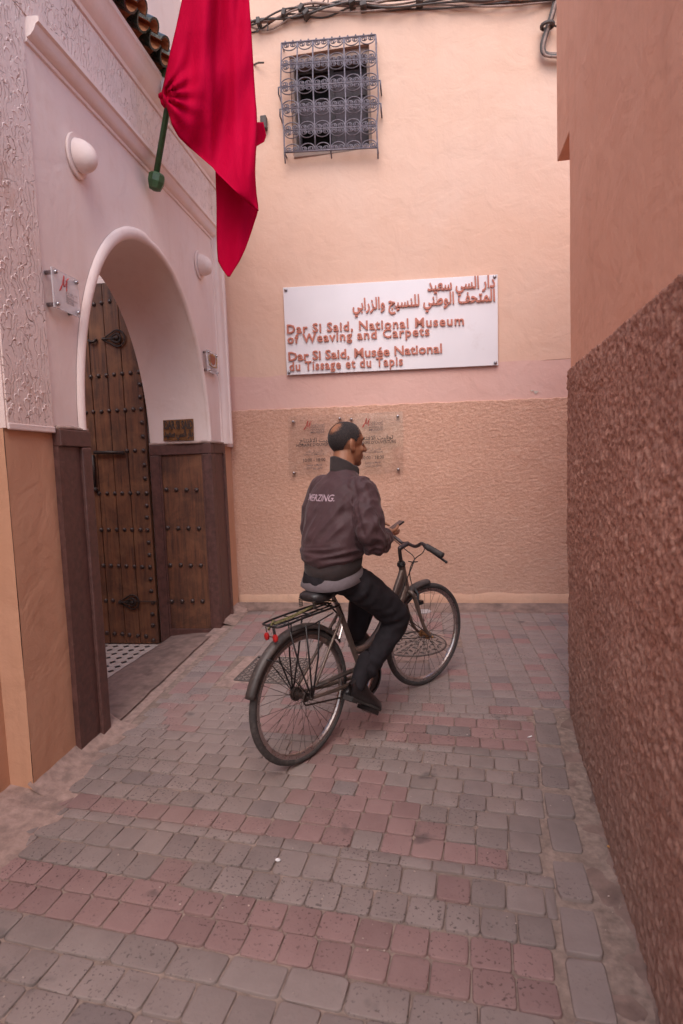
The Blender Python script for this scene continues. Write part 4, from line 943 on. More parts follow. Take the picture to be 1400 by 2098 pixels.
def wall_plaque(name, label, corners, off, kind):
    P = [onX(x, y, X0 + off) for x, y in corners]
    y0, y1 = (P[0].y + P[3].y) / 2, (P[1].y + P[2].y) / 2; z1, z0 = (P[0].z + P[1].z) / 2, (P[2].z + P[3].z) / 2
    pl = thing(name, label, 'plaque', (X0 + off, (y0 + y1) / 2, z0)); xf = X0 + off
    MB().box(xf - 0.008, xf, y0, y1, z0, z1).build('acrylic_panel', M_ACRF, pl)
    w, h = y1 - y0, z1 - z0; U = Vector((0, 1, 0)); Z = Vector((0, 0, 1)); nr = Vector((1, 0, 0))
    f = lambda u, v_: Vector((xf + 0.0015, y0 + u * w, z0 + v_ * h))
    for u in (.1, .9):
        for v_ in (.1, .9):
            MB().lathe([(0.011, -off), (0.011, 0.006), (0.008, 0.012), (0.002, 0.013)], Matrix.Translation(f(u, v_)) @ Matrix.Rotation(math.pi / 2, 4, 'Y'), 10).build('standoff', M_STEEL, pl, smooth=True)
    if kind == 'logo':
        logo(f(.26, .5), U, Z, nr, 0.085, pl)
        for k, (t, ar) in enumerate((('المتحف الوطني للنسيج', 1), ('والزرابي', 1), ('دار السي سعيد', 1), ('FONDATION NATIONALE', 0), ('DES MUSEES', 0), ('DAR SI SAID', 0))):
            place_text(shape_ar(t) if ar else t, f(.46, .5 - k * .055), f(.46 + (.46 if len(t) > 13 else .3), .5 - k * .055), 0.010, Z, nr, M_GREYP, pl, name='print', split=False, cap_ref=chr(0xFE8D) if ar else 'D')
    else:
        M_GOLD = simple('gold_print', (0.36, 0.19, 0.06), 0.5); M_REDE = simple('brown_red_print', (0.33, 0.10, 0.05), 0.5)
        mb = MB(); c = f(.52, .60); e = Vector((0.001, 0, 0))
        mb.poly_prism([c + U * (x * w * .26) + Z * (z * h * .2) for x, z in ((-1, 1), (1, 1), (.95, -.2), (.5, -.8), (0, -1.1), (-.5, -.8), (-.95, -.2))], e); mb.build('emblem_shield', M_REDE, pl)
        mb = MB(); mb.poly_prism([c + U * (x * w * .3) + Z * (h * .26 + z * h * .06) for x, z in ((-.7, -1), (.7, -1), (1, .6), (.4, 0), (0, 1.2), (-.4, 0), (-1, .6))], e)
        mb.build('emblem_crown', M_GOLD, pl)
        mb = MB(); mb.tube([c + U * (x * w * .36) + Z * (-h * .27 + z * h * .05) + e for x, z in ((-1, .6), (-.5, -.3), (0, -.6), (.5, -.3), (1, .6))], 0.006, 4); mb.build('emblem_ribbon', M_GOLD, pl)
        for sg in (-1, 1):
            mb = MB(); mb.tube([c + U * (sg * w * (.34 + .05 * math.sin(t * 5))) + Z * (h * (.2 - .42 * t)) + e for t in np.linspace(0, 1, 6)], [.004, .007, .006, .008, .006, .004], 5); mb.build('emblem_supporter', M_GOLD, pl)
        place_text(shape_ar('المملكة المغربية'.replace('ك', 'ل')) if False else 'MUSEE NATIONAL', f(.22, .18), f(.84, .18), 0.010, Z, nr, M_PRINT, pl, name='print', split=False); place_text('DU TISSAGE', f(.28, .10), f(.78, .10), 0.010, Z, nr, M_PRINT, pl, name='print', split=False)
wall_plaque('museum_plaque', 'square acrylic plaque with red logo left of the archway', ((107.5, 548), (161, 573), (163, 648), (111, 630)), 0.055, 'logo')
wall_plaque('emblem_plaque', 'small acrylic plaque with gold and red emblem right of the archway', ((424.5, 716), (445.5, 726), (446.5, 769), (426, 761)), 0.045, 'emblem')
# name plate in the arch reveal
P = [onY(x, y, YB_ - 0.004) for x, y in ((335, 861), (397, 858), (398, 902), (336, 903))]
M_BRASS = simple('old_brass_plate', (0.20, 0.09, 0.035), 0.5, 0.4, 0.4, 30, 0.002)
npl = thing('name_plate', 'old brown name plate reading DAR SI SAID inside the arch above the panelling', 'plate', P[3])
MB().poly_prism([P[3], P[2], P[1], P[0]], (0, -0.012, 0)).build('plate', M_BRASS, npl, bevel=0.003)
fy = lambda x, y: onY(x, y, YB_ - 0.0175)
place_text('DAR SI SAID', fy(337, 879), fy(395.5, 878), 0.072, Vector((0, 0, 1)), Vector((0, -1, 0)), M_PRINT, npl, extrude=.02, depth=.004, offset=0.02)
place_text(shape_ar('دار السي سعيد'), fy(337, 895), fy(396, 894), 0.06, Vector((0, 0, 1)), Vector((0, -1, 0)), M_PRINT, npl, extrude=.02, depth=.004, offset=0.03, cap_ref=chr(0xFE8D))

# ------------------------------------------------------------------ plaster wall lights
def sconce(px, py, label):
    c = onX(px, py, X0 + 0.01); s = thing('wall_light', label, 'wall light', c, 'egg shaped plaster wall lights')
    mb = MB(); mb.poly_prism([c + Vector((-0.008, 0.098 * math.cos(a), 0.122 * math.sin(a))) for a in np.linspace(0, 6.2832, 33)[:-1]], (0.016, 0, 0)); mb.build('back_plate', M_PORT, s, bevel=0.005)
    mb = MB(); rows = []
    for i in range(13):
        t = i / 12 * math.pi / 2; r = math.cos(t) ** 0.85; d = math.sin(t)
        rows.append([c + Vector((0.01 + 0.105 * d, 0.074 * r * math.cos(a), 0.094 * r * math.sin(a) * (1 if math.sin(a) > 0 else 0.95) - 0.02 * d)) for a in np.linspace(0, 6.2832, 29)[:-1]])
    mb.grid(rows, True); mb.build('dome', M_PORT, s, smooth=True)
sconce(158, 320, 'egg shaped plaster wall light above the museum plaque'); sconce(409, 543, 'egg shaped plaster wall light between the arch and the flag tip')

# ------------------------------------------------------------------ cables on the back wall
M_CABLE = simple('old_cable', (0.075, 0.06, 0.055), 0.7, var=0.4, scale=20); M_CABLE2 = simple('pinkish_cable', (0.28, 0.19, 0.16), 0.75, var=0.3)
base = [(505, 52), (545, 46), (600, 28), (660, 20), (720, 10), (800, 12), (900, 4), (1000, 3), (1100, -4), (1180, -8)]
cb = thing('cable_bundle', 'sagging bundle of old cables along the top of the back wall', 'cables', onB(800, 10, 0.06))
for k in range(7):
    pts = spline([onB(x, y, 0.05) + Vector((0, -0.03 * math.sin(k * 1.1), 0.028 * math.cos(k * 1.1))) for x, y in base], 12)
    P = [p + Vector((0, 0.018 * math.sin(i * 0.21 + k * 1.7), 0.026 * math.cos(i * 0.17 + k * 2.3))) for i, p in enumerate(pts)]
    MB().tube(P, 0.008 if k < 5 else 0.012, 6).build('cable', M_CABLE if k % 3 else M_CABLE2, cb, smooth=True)
for i, (x, y) in enumerate(((531, 48), (583, 30), (618, 20), (628, 30), (722, 8), (745, 14), (860, 5))):
    c = onB(x, y, 0.05); MB().box(-0.018, 0.018, -0.05, 0.05, -0.03, 0.03, Matrix.Translation(c) @ Matrix.Rotation(0.3 * i, 4, 'Y')).build('clamp', M_CABLE, cb, bevel=0.006)
for a in (((640, 22), (655, 12), (668, -6)), ((548, 46), (549, 54), (549, 62)), ((530, 52), (532, 60), (526, 66)), ((652, 18), (670, 10), (673, -4)), ((636, -8), (640, 6), (643, 12))):
    MB().tube(spline([onB(x, y, 0.06) for x, y in a], 6), 0.006, 5).build('loose_end', M_CABLE, cb, smooth=True)
cd = thing('cable_drop', 'thick cable loop hanging from the top by the right corner', 'cables', onB(1115, 90, 0.08))
dp = [(1142, -12), (1131, 30), (1118, 70), (1112, 95), (1118, 110), (1140, 113), (1175, 112), (1200, 112)]
for k in range(5):
    pts = spline([onB(x + (3.2 * math.cos(k * 1.26)), y + 3.2 * math.sin(k * 1.26) * (1 if y > 90 else .2), 0.06 + 0.015 * math.sin(k * 1.26)) for x, y in dp], 10)
    MB().tube(pts, 0.0125, 6).build('cable', M_CABLE2 if k in (1, 3) else M_CABLE, cd, smooth=True)
MB().tube([onB(1125, 48, 0.07), onB(1140, 53, 0.07), onB(1163, 47, 0.0)], 0.008, 5).build('bracket', M_CABLE, cd)
mb = MB(); c = onB(1122, 52, 0.07); mb.tube([c + Vector((0.05 * math.cos(a), 0.045 * math.sin(a), 0.0)) for a in np.linspace(0, 6.28, 13)[:-1]], 0.016, 6, closed=True); mb.build('tie', M_CABLE, cd)
cdt = tag(MB().tube(spline([onB(1156, -10, .04), onB(1152, 30, .04), onB(1148, 76, .04), onB(1153, 92, .03)], 6), 0.014, 6).build('conduit', M_RUP), 'thin salmon painted conduit beside the cable loop at the top right', 'pipe')
c = onB(541, 252, 0.03); bxw = tag(MB().box(c.x - 0.03, c.x + 0.03, c.y - 0.03, c.y + 0.03, c.z - 0.06, c.z + 0.06).build('junction_box', M_CABLE, None, bevel=0.01), 'small dark junction box on the back wall just behind the flag', 'box')
hk = tag(MB().tube([onB(520, 132, 0.0), onB(530, 128, .05), onB(541, 128, .06)], 0.008, 5).build('wall_hook', M_CABLE), 'bent iron hook in the back wall left of the grille', 'hook')

# ------------------------------------------------------------------ flag and pole
M_POLE = simple('green_painted_pole', (0.035, 0.085, 0.03), 0.45, var=0.3, scale=30, dirt=((0.12, 0.06, 0.03), 25, 0.62))
YF = 4.02
fp = thing('flag_pole', 'green painted flag pole with knob leaning out from the gateway', 'flag pole', onY(320, 368, YF))
a, b = onY(321, 352, YF), onY(374, 40, YF); dirp = (b - a).normalized(); top = a + dirp * 1.75
MB().tube([a - dirp * 0.03, top], 0.021, 10).build('pole', M_POLE, fp, smooth=True)
kn = onY(320.5, 368, YF); zq = dirp.to_track_quat('Z', 'Y').to_matrix().to_4x4()
MB().lathe([(0.016, -0.075), (0.042, -0.065), (0.058, -0.02), (0.058, 0.025), (0.045, 0.04), (0.022, 0.045)], Matrix.Translation(kn) @ zq, 8).build('knob', M_POLE, fp)
a3 = a + dirp * 0.62
MB().lathe([(0.03, -.03), (0.034, -.03), (0.034, .03), (0.03, .03)], Matrix.Translation(a3) @ zq, 12).build('collar', M_POLE, fp, smooth=True)
bs = onX(334, 178, -1.80); bt = onX(333, 153, -1.80)
MB().tube([bs - Vector((0, 0, 0.06)), bt], 0.019, 10).build('bracket_sleeve', M_BOARD, fp, smooth=True)
MB().box(bt.x - 0.095, bt.x + 0.03, bt.y - 0.028, bt.y + 0.028, bt.z - 0.025, bt.z + 0.022).build('bracket_block', M_POLE, fp, bevel=0.006)
MB().tube([bt, a3 + dirp * 0.12], 0.012, 8).build('bracket_arm', M_POLE, fp, smooth=True)
def cloth_mat():
    m, ns, ls, p = nodes('red_flag_cloth'); v = pos(ns, ls)
    c = mixc(ns, ls, ramp(ns, ls, noi(ns, ls, v, 3, 4), .3, .7), (0.52, 0.001, 0.036), (0.60, 0.002, 0.045)); ls.new(c, p.inputs['Base Color'])
    p.inputs['Roughness'].default_value = 0.75; p.inputs['Specular IOR Level'].default_value = 0.04
    bb = bump(ns, ls, noi(ns, ls, pos(ns, ls, (14, 14, 3.5)), 1.0, 4, 0.6, 0.8), 0.012, 0.7); ls.new(bump(ns, ls, noi(ns, ls, pos(ns, ls, (300, 300, 300)), 1.0, 2), 0.0004, 1.0, bb), p.inputs['Normal'])
    tr = ns.new('ShaderNodeBsdfTranslucent'); tr.inputs[0].default_value = (0.42, 0.004, 0.03, 1); mx = ns.new('ShaderNodeMixShader'); mx.inputs[0].default_value = 0.25
    ls.new(p.outputs[0], mx.inputs[1]); ls.new(tr.outputs[0], mx.inputs[2]); ls.new(mx.outputs[0], ns['Material Output'].inputs[0]); return m
M_FLAG = cloth_mat()
def interp(tab, y, k):
    ys_ = [t[0] for t in tab]; return float(np.interp(y, ys_, [t[k] for t in tab]))
front = [(-140, 420, 500), (-60, 394, 506), (0, 373, 511), (60, 360, 515), (110, 348, 518), (160, 338, 521), (190, 331, 523), (205, 334, 524), (225, 344, 526), (255, 352, 527), (280, 366, 526), (300, 386, 525), (320, 409, 524), (345, 438, 523), (352, 442, 523), (395, 486, 525), (415, 508, 527), (432, 529, 530)]
back = [(250, 430, 540), (278, 432, 546), (292, 434, 541), (298, 438, 526), (340, 441, 522), (395, 443, 526), (425, 444, 530), (440, 444, 527), (455, 444, 522), (480, 444, 514), (510, 445, 503), (535, 447, 491), (552, 456, 480), (560, 462, 475), (567, 467, 471)]
mb = MB()
def sheet(tab, dy, ph, amp, ny=90, nx=44):
    rows = []
    y0, y1 = tab[0][0], tab[-1][0]
    for i in range(ny + 1):
        y = y0 + (y1 - y0) * i / ny; xl, xr_ = interp(tab, y, 1), interp(tab, y, 2); row = []
        for j in range(nx + 1):
            u = j / nx; x = xl + (xr_ - xl) * u
            hx = (x - 440) / 60.0; gather = math.exp(-((y - 195) / 70) ** 2 - ((x - 335) / 45) ** 2)
            f = math.sin(hx * 2.3 + ph + 0.004 * y) + 0.5 * math.sin(hx * 5.1 + 1.3 * ph - 0.006 * y) + 0.25 * math.sin(hx * 9 + y * 0.02)
            diag = math.sin((x * 0.55 + y * 0.42) * 0.055 + ph) * 0.6 * (1 if y > 150 else max(0, (y - 60) / 90))
            edge_ = (4 * u * (1 - u)) ** 0.35
            rad = math.atan2(y - 195, x - 330); gf = math.sin(rad * 13) * gather
            crease = 0.045 * math.tanh((x - 437) / 5.0) * (1 if y < 250 else max(0, 1 - (y - 250) / 110)) if dy < 0 else 0
            crease += 0.03 * math.tanh((x - 482 - 0.03 * y) / 7.0) if dy < 0 else 0
            d = dy + crease + amp * (f * (0.35 + 0.65 * edge_) + diag) + 0.04 * gf - 0.05 * gather
            q = onY(x, y, YF + d); row.append(q)
        rows.append(row)
    mb.grid(rows)
sheet(front, -0.06, 0.4, 0.05); sheet(back, 0.17, 2.0, 0.035, 70, 30)
fl = mb.build('flag', M_FLAG, None, smooth=True, fix=False)
sol = fl.modifiers.new('thick', 'SOLIDIFY'); sol.thickness = 0.0015
tag(fl, 'crimson red flag hanging in folds from the green pole', 'flag')
knot = onY(333, 197, YF - 0.06); mb = MB(); mb.ball(knot, (0.03, 0.03, 0.022), 10); mb.tube([knot + Vector((-.01, 0, -.01)), knot + Vector((.0, 0, -.045)), knot + Vector((.012, 0, -.075))], [0.012, 0.014, 0.006], 6)
kt = mb.build('knot', M_FLAG, fl, smooth=True)
# ------------------------------------------------------------------ bicycle (local: x forward, y left, z up, origin under the rear hub)
PR, PF = G(628, 1556), G(872, 1401)
hdv = Vector((PF.x - PR.x, PF.y - PR.y, 0)).normalized()
BKM = Matrix(((hdv.x, -hdv.y, 0, PR.x), (hdv.y, hdv.x, 0, PR.y), (SLOPE * hdv.y, SLOPE * hdv.x * 0, 1, PR.z), (0, 0, 0, 1)))
fw = Vector((hdv.x, hdv.y, SLOPE * hdv.y)).normalized(); lf = Vector((-hdv.y, hdv.x, 0)); lf = (lf - fw * lf.dot(fw)).normalized(); upv = fw.cross(lf)
BKM = Matrix(((fw.x, lf.x, upv.x, PR.x), (fw.y, lf.y, upv.y, PR.y), (fw.z, lf.z, upv.z, PR.z), (0, 0, 0, 1)))
def local_root(name, label, cat):
    o = thing(name, label, cat); o.matrix_basis = BKM; return o
def lpart(mb, name, mat, parent, smooth=True, ang=None, fix=True):
    o = mb.build(name, mat, None, smooth=smooth, fix=fix)
    o.parent = parent
    if ang: smooth_by_angle(o, ang)
    return o
def lempty(name, parent):
    o = bpy.data.objects.new(name, None); COL.objects.link(o); o.parent = parent; o.empty_display_size = 0.05; return o
M_FRAME = simple('worn_grey_paint', (0.17, 0.125, 0.105), 0.38, 0.35, 0.2, 25, dirt=((0.09, 0.065, 0.055), 14, 0.55))
M_BLACK = simple('black_paint', (0.022, 0.019, 0.02), 0.38, 0.2, 0.4, 40)
M_RUB = simple('dusty_rubber', (0.05, 0.043, 0.042), 0.8, 0, 0.35, 60, dirt=((0.12, 0.1, 0.09), 18, 0.55))
M_CHROME = simple('dull_chrome', (0.42, 0.38, 0.37), 0.3, 0.95, 0.2, 60, dirt=((0.16, 0.11, 0.08), 30, 0.55))
M_FEND = simple('dusty_fender', (0.075, 0.062, 0.058), 0.5, 0.2, 0.3, 18, dirt=((0.17, 0.13, 0.11), 12, 0.55))
M_SADDLE = simple('saddle_vinyl', (0.028, 0.024, 0.025), 0.42, 0, 0.3, 60, 0.001)
M_REFL = simple('red_reflector', (0.42, 0.015, 0.015), 0.35, 0, 0.2, 60)
M_CORD = simple('olive_bungee', (0.15, 0.125, 0.05), 0.8, 0, 0.5, 90)
M_RUST = simple('rusty_hub', (0.30, 0.15, 0.06), 0.5, 0.5, 0.4, 80)
WB, RW_ = 1.155, 0.35
bike = local_root('bicycle', 'worn dark grey step-through city bicycle with rear rack, ridden by the man', 'bicycle')
def wheel(c, M, rear):
    w = lempty('wheel', bike)
    T = lambda p: M @ (Vector(c) + Vector(p))
    N_ = 56
    rows = []
    for i in range(N_):
        a = 2 * math.pi * i / N_
        rows.append([T(((0.331 + 0.019 * math.cos(b)) * math.cos(a), 0.019 * math.sin(b), (0.331 + 0.019 * math.cos(b)) * math.sin(a))) for b in np.linspace(0, 2 * math.pi, 11)[:-1]])
    rows.append(rows[0]); lpart(MB().grid(rows, True), 'tyre', M_RUB, w)
    sec = [(0.318, -0.0125), (0.318, 0.0125), (0.300, 0.0125), (0.294, 0.005), (0.294, -0.005), (0.300, -0.0125)]; rows = []
    for i in range(N_):
        a = 2 * math.pi * i / N_; rows.append([T((r * math.cos(a), y, r * math.sin(a))) for r, y in sec])
    rows.append(rows[0]); lpart(MB().grid(rows, True), 'rim', M_CHROME, w, smooth=False)
    mb = MB()
    for i in range(36):
        a = 2 * math.pi * i / 36; sg = 1 if i % 2 else -1; off = 0.9 * (1 if (i // 2) % 2 else -1)
        mb.tube([T((0.022 * math.cos(a + off), sg * 0.028, 0.022 * math.sin(a + off))), T((0.297 * math.cos(a), sg * 0.003, 0.297 * math.sin(a)))], 0.00125, 4, cap=False)
    o = lpart(mb, 'spokes', M_IRON, w); o['kind'] = 'stuff'
    mb = MB(); Mh = M @ Matrix.Translation(c) @ Matrix.Rotation(-math.pi / 2, 4, 'X')
    mb.lathe([(0.006, -0.075), (0.009, -0.07), (0.009, -0.04), (0.026, -0.033), (0.026, -0.028), (0.014, -0.02), (0.014, 0.02), (0.026, 0.028), (0.026, 0.033), (0.009, 0.04), (0.009, 0.07), (0.006, 0.075)], Mh, 12); lpart(mb, 'hub', M_IRON if rear else M_RUST, w, ang=40)
    if rear:
        mb = MB(); mb.lathe([(0.035, 0.034), (0.037, 0.036), (0.037, 0.05), (0.02, 0.052)], Mh, 16); lpart(mb, 'sprocket', M_IRON, w, ang=30)
        mb = MB(); mb.lathe([(0.02, 0.052), (0.024, 0.06), (0.02, 0.075), (0.008, 0.08)], Mh, 12); lpart(mb, 'axle_nut', M_CHROME, w)
    return w
I4 = Matrix.Identity(4)
HA = Vector((-0.045, 0, 0.165)).normalized(); HP = Vector((0.965, 0, 0.78))
STEER = Matrix.Translation(HP) @ Matrix.Rotation(math.radians(-12), 4, HA) @ Matrix.Translation(-HP)
wheel((0, 0, RW_), I4, True); wheel((WB, 0, RW_), STEER, False)
BB = Vector((0.50, 0, 0.285))
mb = MB()
mb.tube([BB, (0.315, 0, 0.76)], 0.016, 10); mb.tube([(0.988, 0, 0.685), (0.943, 0, 0.862)], 0.022, 12)
mb.tube(spline([(0.978, 0, 0.715), (0.86, 0, 0.56), (0.70, 0, 0.375), (0.58, 0, 0.30), BB], 6), 0.022, 10)
mb.tube(spline([(0.952, 0, 0.83), (0.84, 0, 0.685), (0.68, 0, 0.52), (0.55, 0, 0.455), (0.435, 0, 0.455)], 6), 0.019, 10)
mb.add([(0.976, 0.006, 0.72), (0.95, 0.006, 0.82), (0.86, 0.006, 0.70), (0.89, 0.006, 0.60), (0.976, -0.006, 0.72), (0.95, -0.006, 0.82), (0.86, -0.006, 0.70), (0.89, -0.006, 0.60)], [(0, 1, 2, 3), (7, 6, 5, 4), (0, 4, 5, 1), (1, 5, 6, 2), (2, 6, 7, 3), (3, 7, 4, 0)])
for sg in (-1, 1):
    mb.tube([(0.47, sg * 0.028, 0.285), (0.20, sg * 0.045, 0.315), (0.0, sg * 0.062, RW_)], [0.013, 0.011, 0.009], 8); mb.tube([(0.335, sg * 0.016, 0.70), (0.0, sg * 0.062, RW_)], 0.0085, 8)
mb.lathe([(0.022, -0.036), (0.022, 0.036)], Matrix.Translation(BB) @ Matrix.Rotation(math.pi / 2, 4, 'X'), 14)
lpart(mb, 'frame', M_FRAME, bike, ang=50)
mb = MB(); mb.lathe([(0.024, 0.0), (0.028, 0.005), (0.028, 0.012), (0.022, 0.016), (0.027, 0.02), (0.02, 0.03)], Matrix.Translation((0.945, 0, 0.855)) @ HA.to_track_quat('Z', 'Y').to_matrix().to_4x4(), 14); lpart(mb, 'headset', M_BLACK, bike, ang=30)
# fork
mb = MB()
for sg in (-1, 1): mb.tube([STEER @ p for p in spline([(0.988, sg * 0.012, 0.682), (0.995, sg * 0.045, 0.672), (1.015, sg * 0.056, 0.62), (1.06, sg * 0.057, 0.50), (1.105, sg * 0.058, 0.405), (WB, sg * 0.060, RW_)], 5)], [0.0145] * 14 + [0.012] * 8 + [0.0095] * 4, 8)
lpart(mb, 'fork', M_FRAME, bike)
# fenders
def fender(c, a0, a1, M, r=0.372, w=0.030):
    rows = []
    for a in np.linspace(math.radians(a0), math.radians(a1), 40):
        rows.append([M @ (Vector(c) + Vector(((r + dr) * math.cos(a), y, (r + dr) * math.sin(a)))) for y, dr in ((-w, -0.022), (-w * .92, -0.008), (-w * .5, 0.003), (0, 0.006), (w * .5, 0.003), (w * .92, -0.008), (w, -0.022))])
    o = lpart(MB().grid(rows), 'fender', M_FEND, bike); s = o.modifiers.new('t', 'SOLIDIFY'); s.thickness = 0.0025; return o
fender((0, 0, RW_), 35, 162, I4); fender((WB, 0, RW_), 86, 176, STEER)
mb = MB()
for sg in (-1, 1): mb.tube([(0.0, sg * 0.066, RW_), (-0.18, sg * 0.04, 0.60), (-0.245, sg * 0.03, 0.63)], 0.003, 5); mb.tube([STEER @ Vector(p) for p in ((WB, sg * 0.066, RW_), (0.86, sg * 0.034, 0.40))], 0.003, 5); mb.tube([STEER @ Vector(p) for p in ((WB, sg * 0.066, RW_), (0.90, sg * 0.034, 0.56))], 0.003, 5)
for q in ((0, 6), (6, 12)): pass
lpart(mb, 'fender_stays', M_BLACK, bike)['kind'] = 'stuff'
# seat post and saddle
lpart(MB().tube([(0.318, 0, 0.75), (0.27, 0, 0.835)], 0.0125, 10), 'seat_post', M_CHROME, bike)
rows = []
for s_, w, zt, th in ((0.075, 0.035, 0.866, 0.025), (0.085, 0.058, 0.876, 0.045), (0.12, 0.078, 0.880, 0.062), (0.17, 0.078, 0.874, 0.06), (0.22, 0.058, 0.864, 0.05), (0.27, 0.036, 0.858, 0.042), (0.32, 0.026, 0.856, 0.036), (0.355, 0.018, 0.852, 0.03), (0.365, 0.007, 0.844, 0.015)):
    rows.append([(s_, w * math.copysign(abs(math.cos(a)) ** 0.8, math.cos(a)), zt - th / 2 + th / 2 * math.copysign(abs(math.sin(a)) ** 0.7, math.sin(a))) for a in np.linspace(0, 2 * math.pi, 21)[:-1]])
mb = MB().grid(rows, True); n = 20; mb.f.append(list(range(n))); mb.m.append(0); mb.f.append([8 * n + k for k in range(n)]); mb.m.append(0)
lpart(mb, 'saddle', M_SADDLE, bike)
mb = MB()
for sg in (-1, 1): mb.tube([(0.09, sg * 0.03, 0.84), (0.2, sg * 0.022, 0.815), (0.31, sg * 0.008, 0.83)], 0.004, 6); mb.tube([(0.085 + 0.012 * math.sin(k * 1.57) , sg * 0.05 + 0.012 * math.cos(k * 1.57), 0.845 - k * 0.0022) for k in range(20)], 0.003, 5)
lpart(mb, 'saddle_rails', M_IRON, bike)
# rack
mb = MB(); zr_ = 0.775
mb.tube(spline([(0.30, -0.03, 0.765), (0.24, -0.06, zr_), (0.0, -0.065, zr_ + .004), (-0.16, -0.062, zr_), (-0.185, -0.03, zr_), (-0.185, 0.03, zr_), (-0.16, 0.062, zr_), (0.0, 0.065, zr_ + .004), (0.24, 0.06, zr_), (0.30, 0.03, 0.765)], 5), 0.0055, 7)
for y in (-0.022, 0.022): mb.tube([(-0.185, y, zr_), (0.25, y, zr_)], 0.0045, 6)
for x in (-0.12, -0.03, 0.06, 0.15, 0.23): mb.tube([(x, -0.063, zr_), (x, 0.063, zr_)], 0.004, 6)
mb.tube([(-0.10, -0.062, zr_), (-0.10, -0.062, zr_ - .045), (0.05, -0.062, zr_ - .05), (0.22, -0.055, zr_ - .03)], 0.004, 6); mb.tube([(-0.10, 0.062, zr_), (-0.10, 0.062, zr_ - .045), (0.05, 0.062, zr_ - .05), (0.22, 0.055, zr_ - .03)], 0.004, 6)
for sg in (-1, 1):
    for x in (-0.11, 0.0, 0.10): mb.tube([(x, sg * 0.063, zr_ - 0.04), (x * 0.65, sg * 0.072, 0.55), (0.004, sg * 0.072, RW_)], 0.0048, 6)
    mb.tube([(0.28, sg * 0.04, 0.77), (0.335, sg * 0.022, 0.70)], 0.005, 6)
mb.tube([(-0.18, -.03, zr_ - .01), (-0.172, -.03, 0.715), (-0.172, .035, 0.715), (-0.18, .035, zr_ - .01)], 0.003, 5)
lpart(mb, 'rack', M_BLACK, bike)
for y in (-0.028, 0.034):
    mb = MB(); mb.lathe([(0.003, -0.003), (0.0145, 0.0), (0.0145, 0.010), (0.010, 0.014), (0.002, 0.015)], Matrix.Translation((-0.173, y, 0.715)) @ Matrix.Rotation(-math.pi / 2, 4, 'Y') @ Matrix.Scale(1.35, 4, (1, 0, 0)), 14); lpart(mb, 'reflector', M_REFL, bike, ang=40)
mb = MB()
for k in range(2):
    mb.tube(spline([(-0.17, -0.02 + .014 * k, zr_ + .008), (-0.06, -0.03 + .02 * k, zr_ + .014), (0.08, -0.01 + .008 * k, zr_ + .02), (0.2, 0.0 + .01 * k, zr_ + .03), (0.29, -.01 + .01 * k, zr_ + .01)], 6), 0.0045, 6)
mb.tube(spline([(-0.172, -.012, zr_ + .012), (-0.19, .0, zr_ - .012), (-0.17, .02, zr_ - .02), (-0.15, .01, zr_ + .014), (-0.18, -.02, zr_ + .016)], 6), 0.006, 6)
lpart(mb, 'bungee_cord', M_CORD, bike)
# drive train
PDR, PDL = Vector((0.368, -0.135, 0.165)), Vector((0.665, 0.135, 0.36))
mb = MB(); My = Matrix.Translation(BB) @ Matrix.Rotation(math.pi / 2, 4, 'X')
mb.lathe([(0.068, 0.044), (0.084, 0.044), (0.084, 0.050), (0.068, 0.050)], My, 36); mb.lathe([(0.016, 0.03), (0.03, 0.042), (0.03, 0.052), (0.012, 0.06)], My, 16)
for k in range(5):
    a = k * 1.2566; mb.tube([BB + Vector((0.02 * math.cos(a), -0.047, 0.02 * math.sin(a))), BB + Vector((0.072 * math.cos(a), -0.047, 0.072 * math.sin(a)))], 0.007, 5)
lpart(mb, 'chainring', M_BLACK, bike, ang=30)
for P_, sg in ((PDR, -1), (PDL, 1)):
    a = BB + Vector((0, sg * 0.062, 0)); b = Vector((P_.x, sg * 0.078, P_.z)); lpart(MB().tube([a, b], [0.014, 0.010], 8, flat=1.3), 'crank', M_CHROME, bike)
    Mp = Matrix.Translation(P_) @ Matrix.Rotation(math.radians(36) if sg < 0 else math.radians(8), 4, 'Y')
    mb = MB().box(-0.045, 0.045, -0.045, 0.045, -0.011, 0.011, Mp); mb.tube([b, P_], 0.006, 6); lpart(mb, 'pedal', M_BLACK, bike, smooth=False)
mb = MB(); hubr = Vector((0, -0.046, RW_)); cr = Vector((BB.x, -0.047, BB.z)); path = []
for a in np.linspace(95, 265, 14): path.append(hubr + Vector((0.037 * math.cos(math.radians(a)), 0, 0.037 * math.sin(math.radians(a)))))
for a in np.linspace(-85, 85, 20): path.append(cr + Vector((0.086 * math.cos(math.radians(a)), 0, 0.086 * math.sin(math.radians(a)))))
P2 = []
for i in range(len(path)):
    a, b = path[i], path[(i + 1) % len(path)]; k = max(1, int((b - a).length / 0.011))
    for j in range(k): P2.append(a.lerp(b, j / k))
rad = [0.0062 if i % 2 else 0.0042 for i in range(len(P2))]
mb.tube(P2, rad + [rad[0]] if False else rad, 5, closed=True); lpart(mb, 'chain', M_IRON, bike)
rows = []
for a in np.linspace(math.radians(-115), math.radians(100), 30): rows.append([cr + Vector((r * math.cos(a), y, r * math.sin(a))) for r, y in ((0.092, -.012), (0.107, -.010), (0.107, .004), (0.092, .006))])
mb = MB().grid(rows, True); lpart(mb, 'chain_guard', M_BLACK, bike, smooth=False)
lpart(MB().tube([(0.40, -0.052, 0.375), (0.10, -0.056, 0.395), (0.02, -0.056, 0.40)], [0.02, 0.018, 0.008], 8, flat=0.5), 'chain_case', M_FEND, bike)
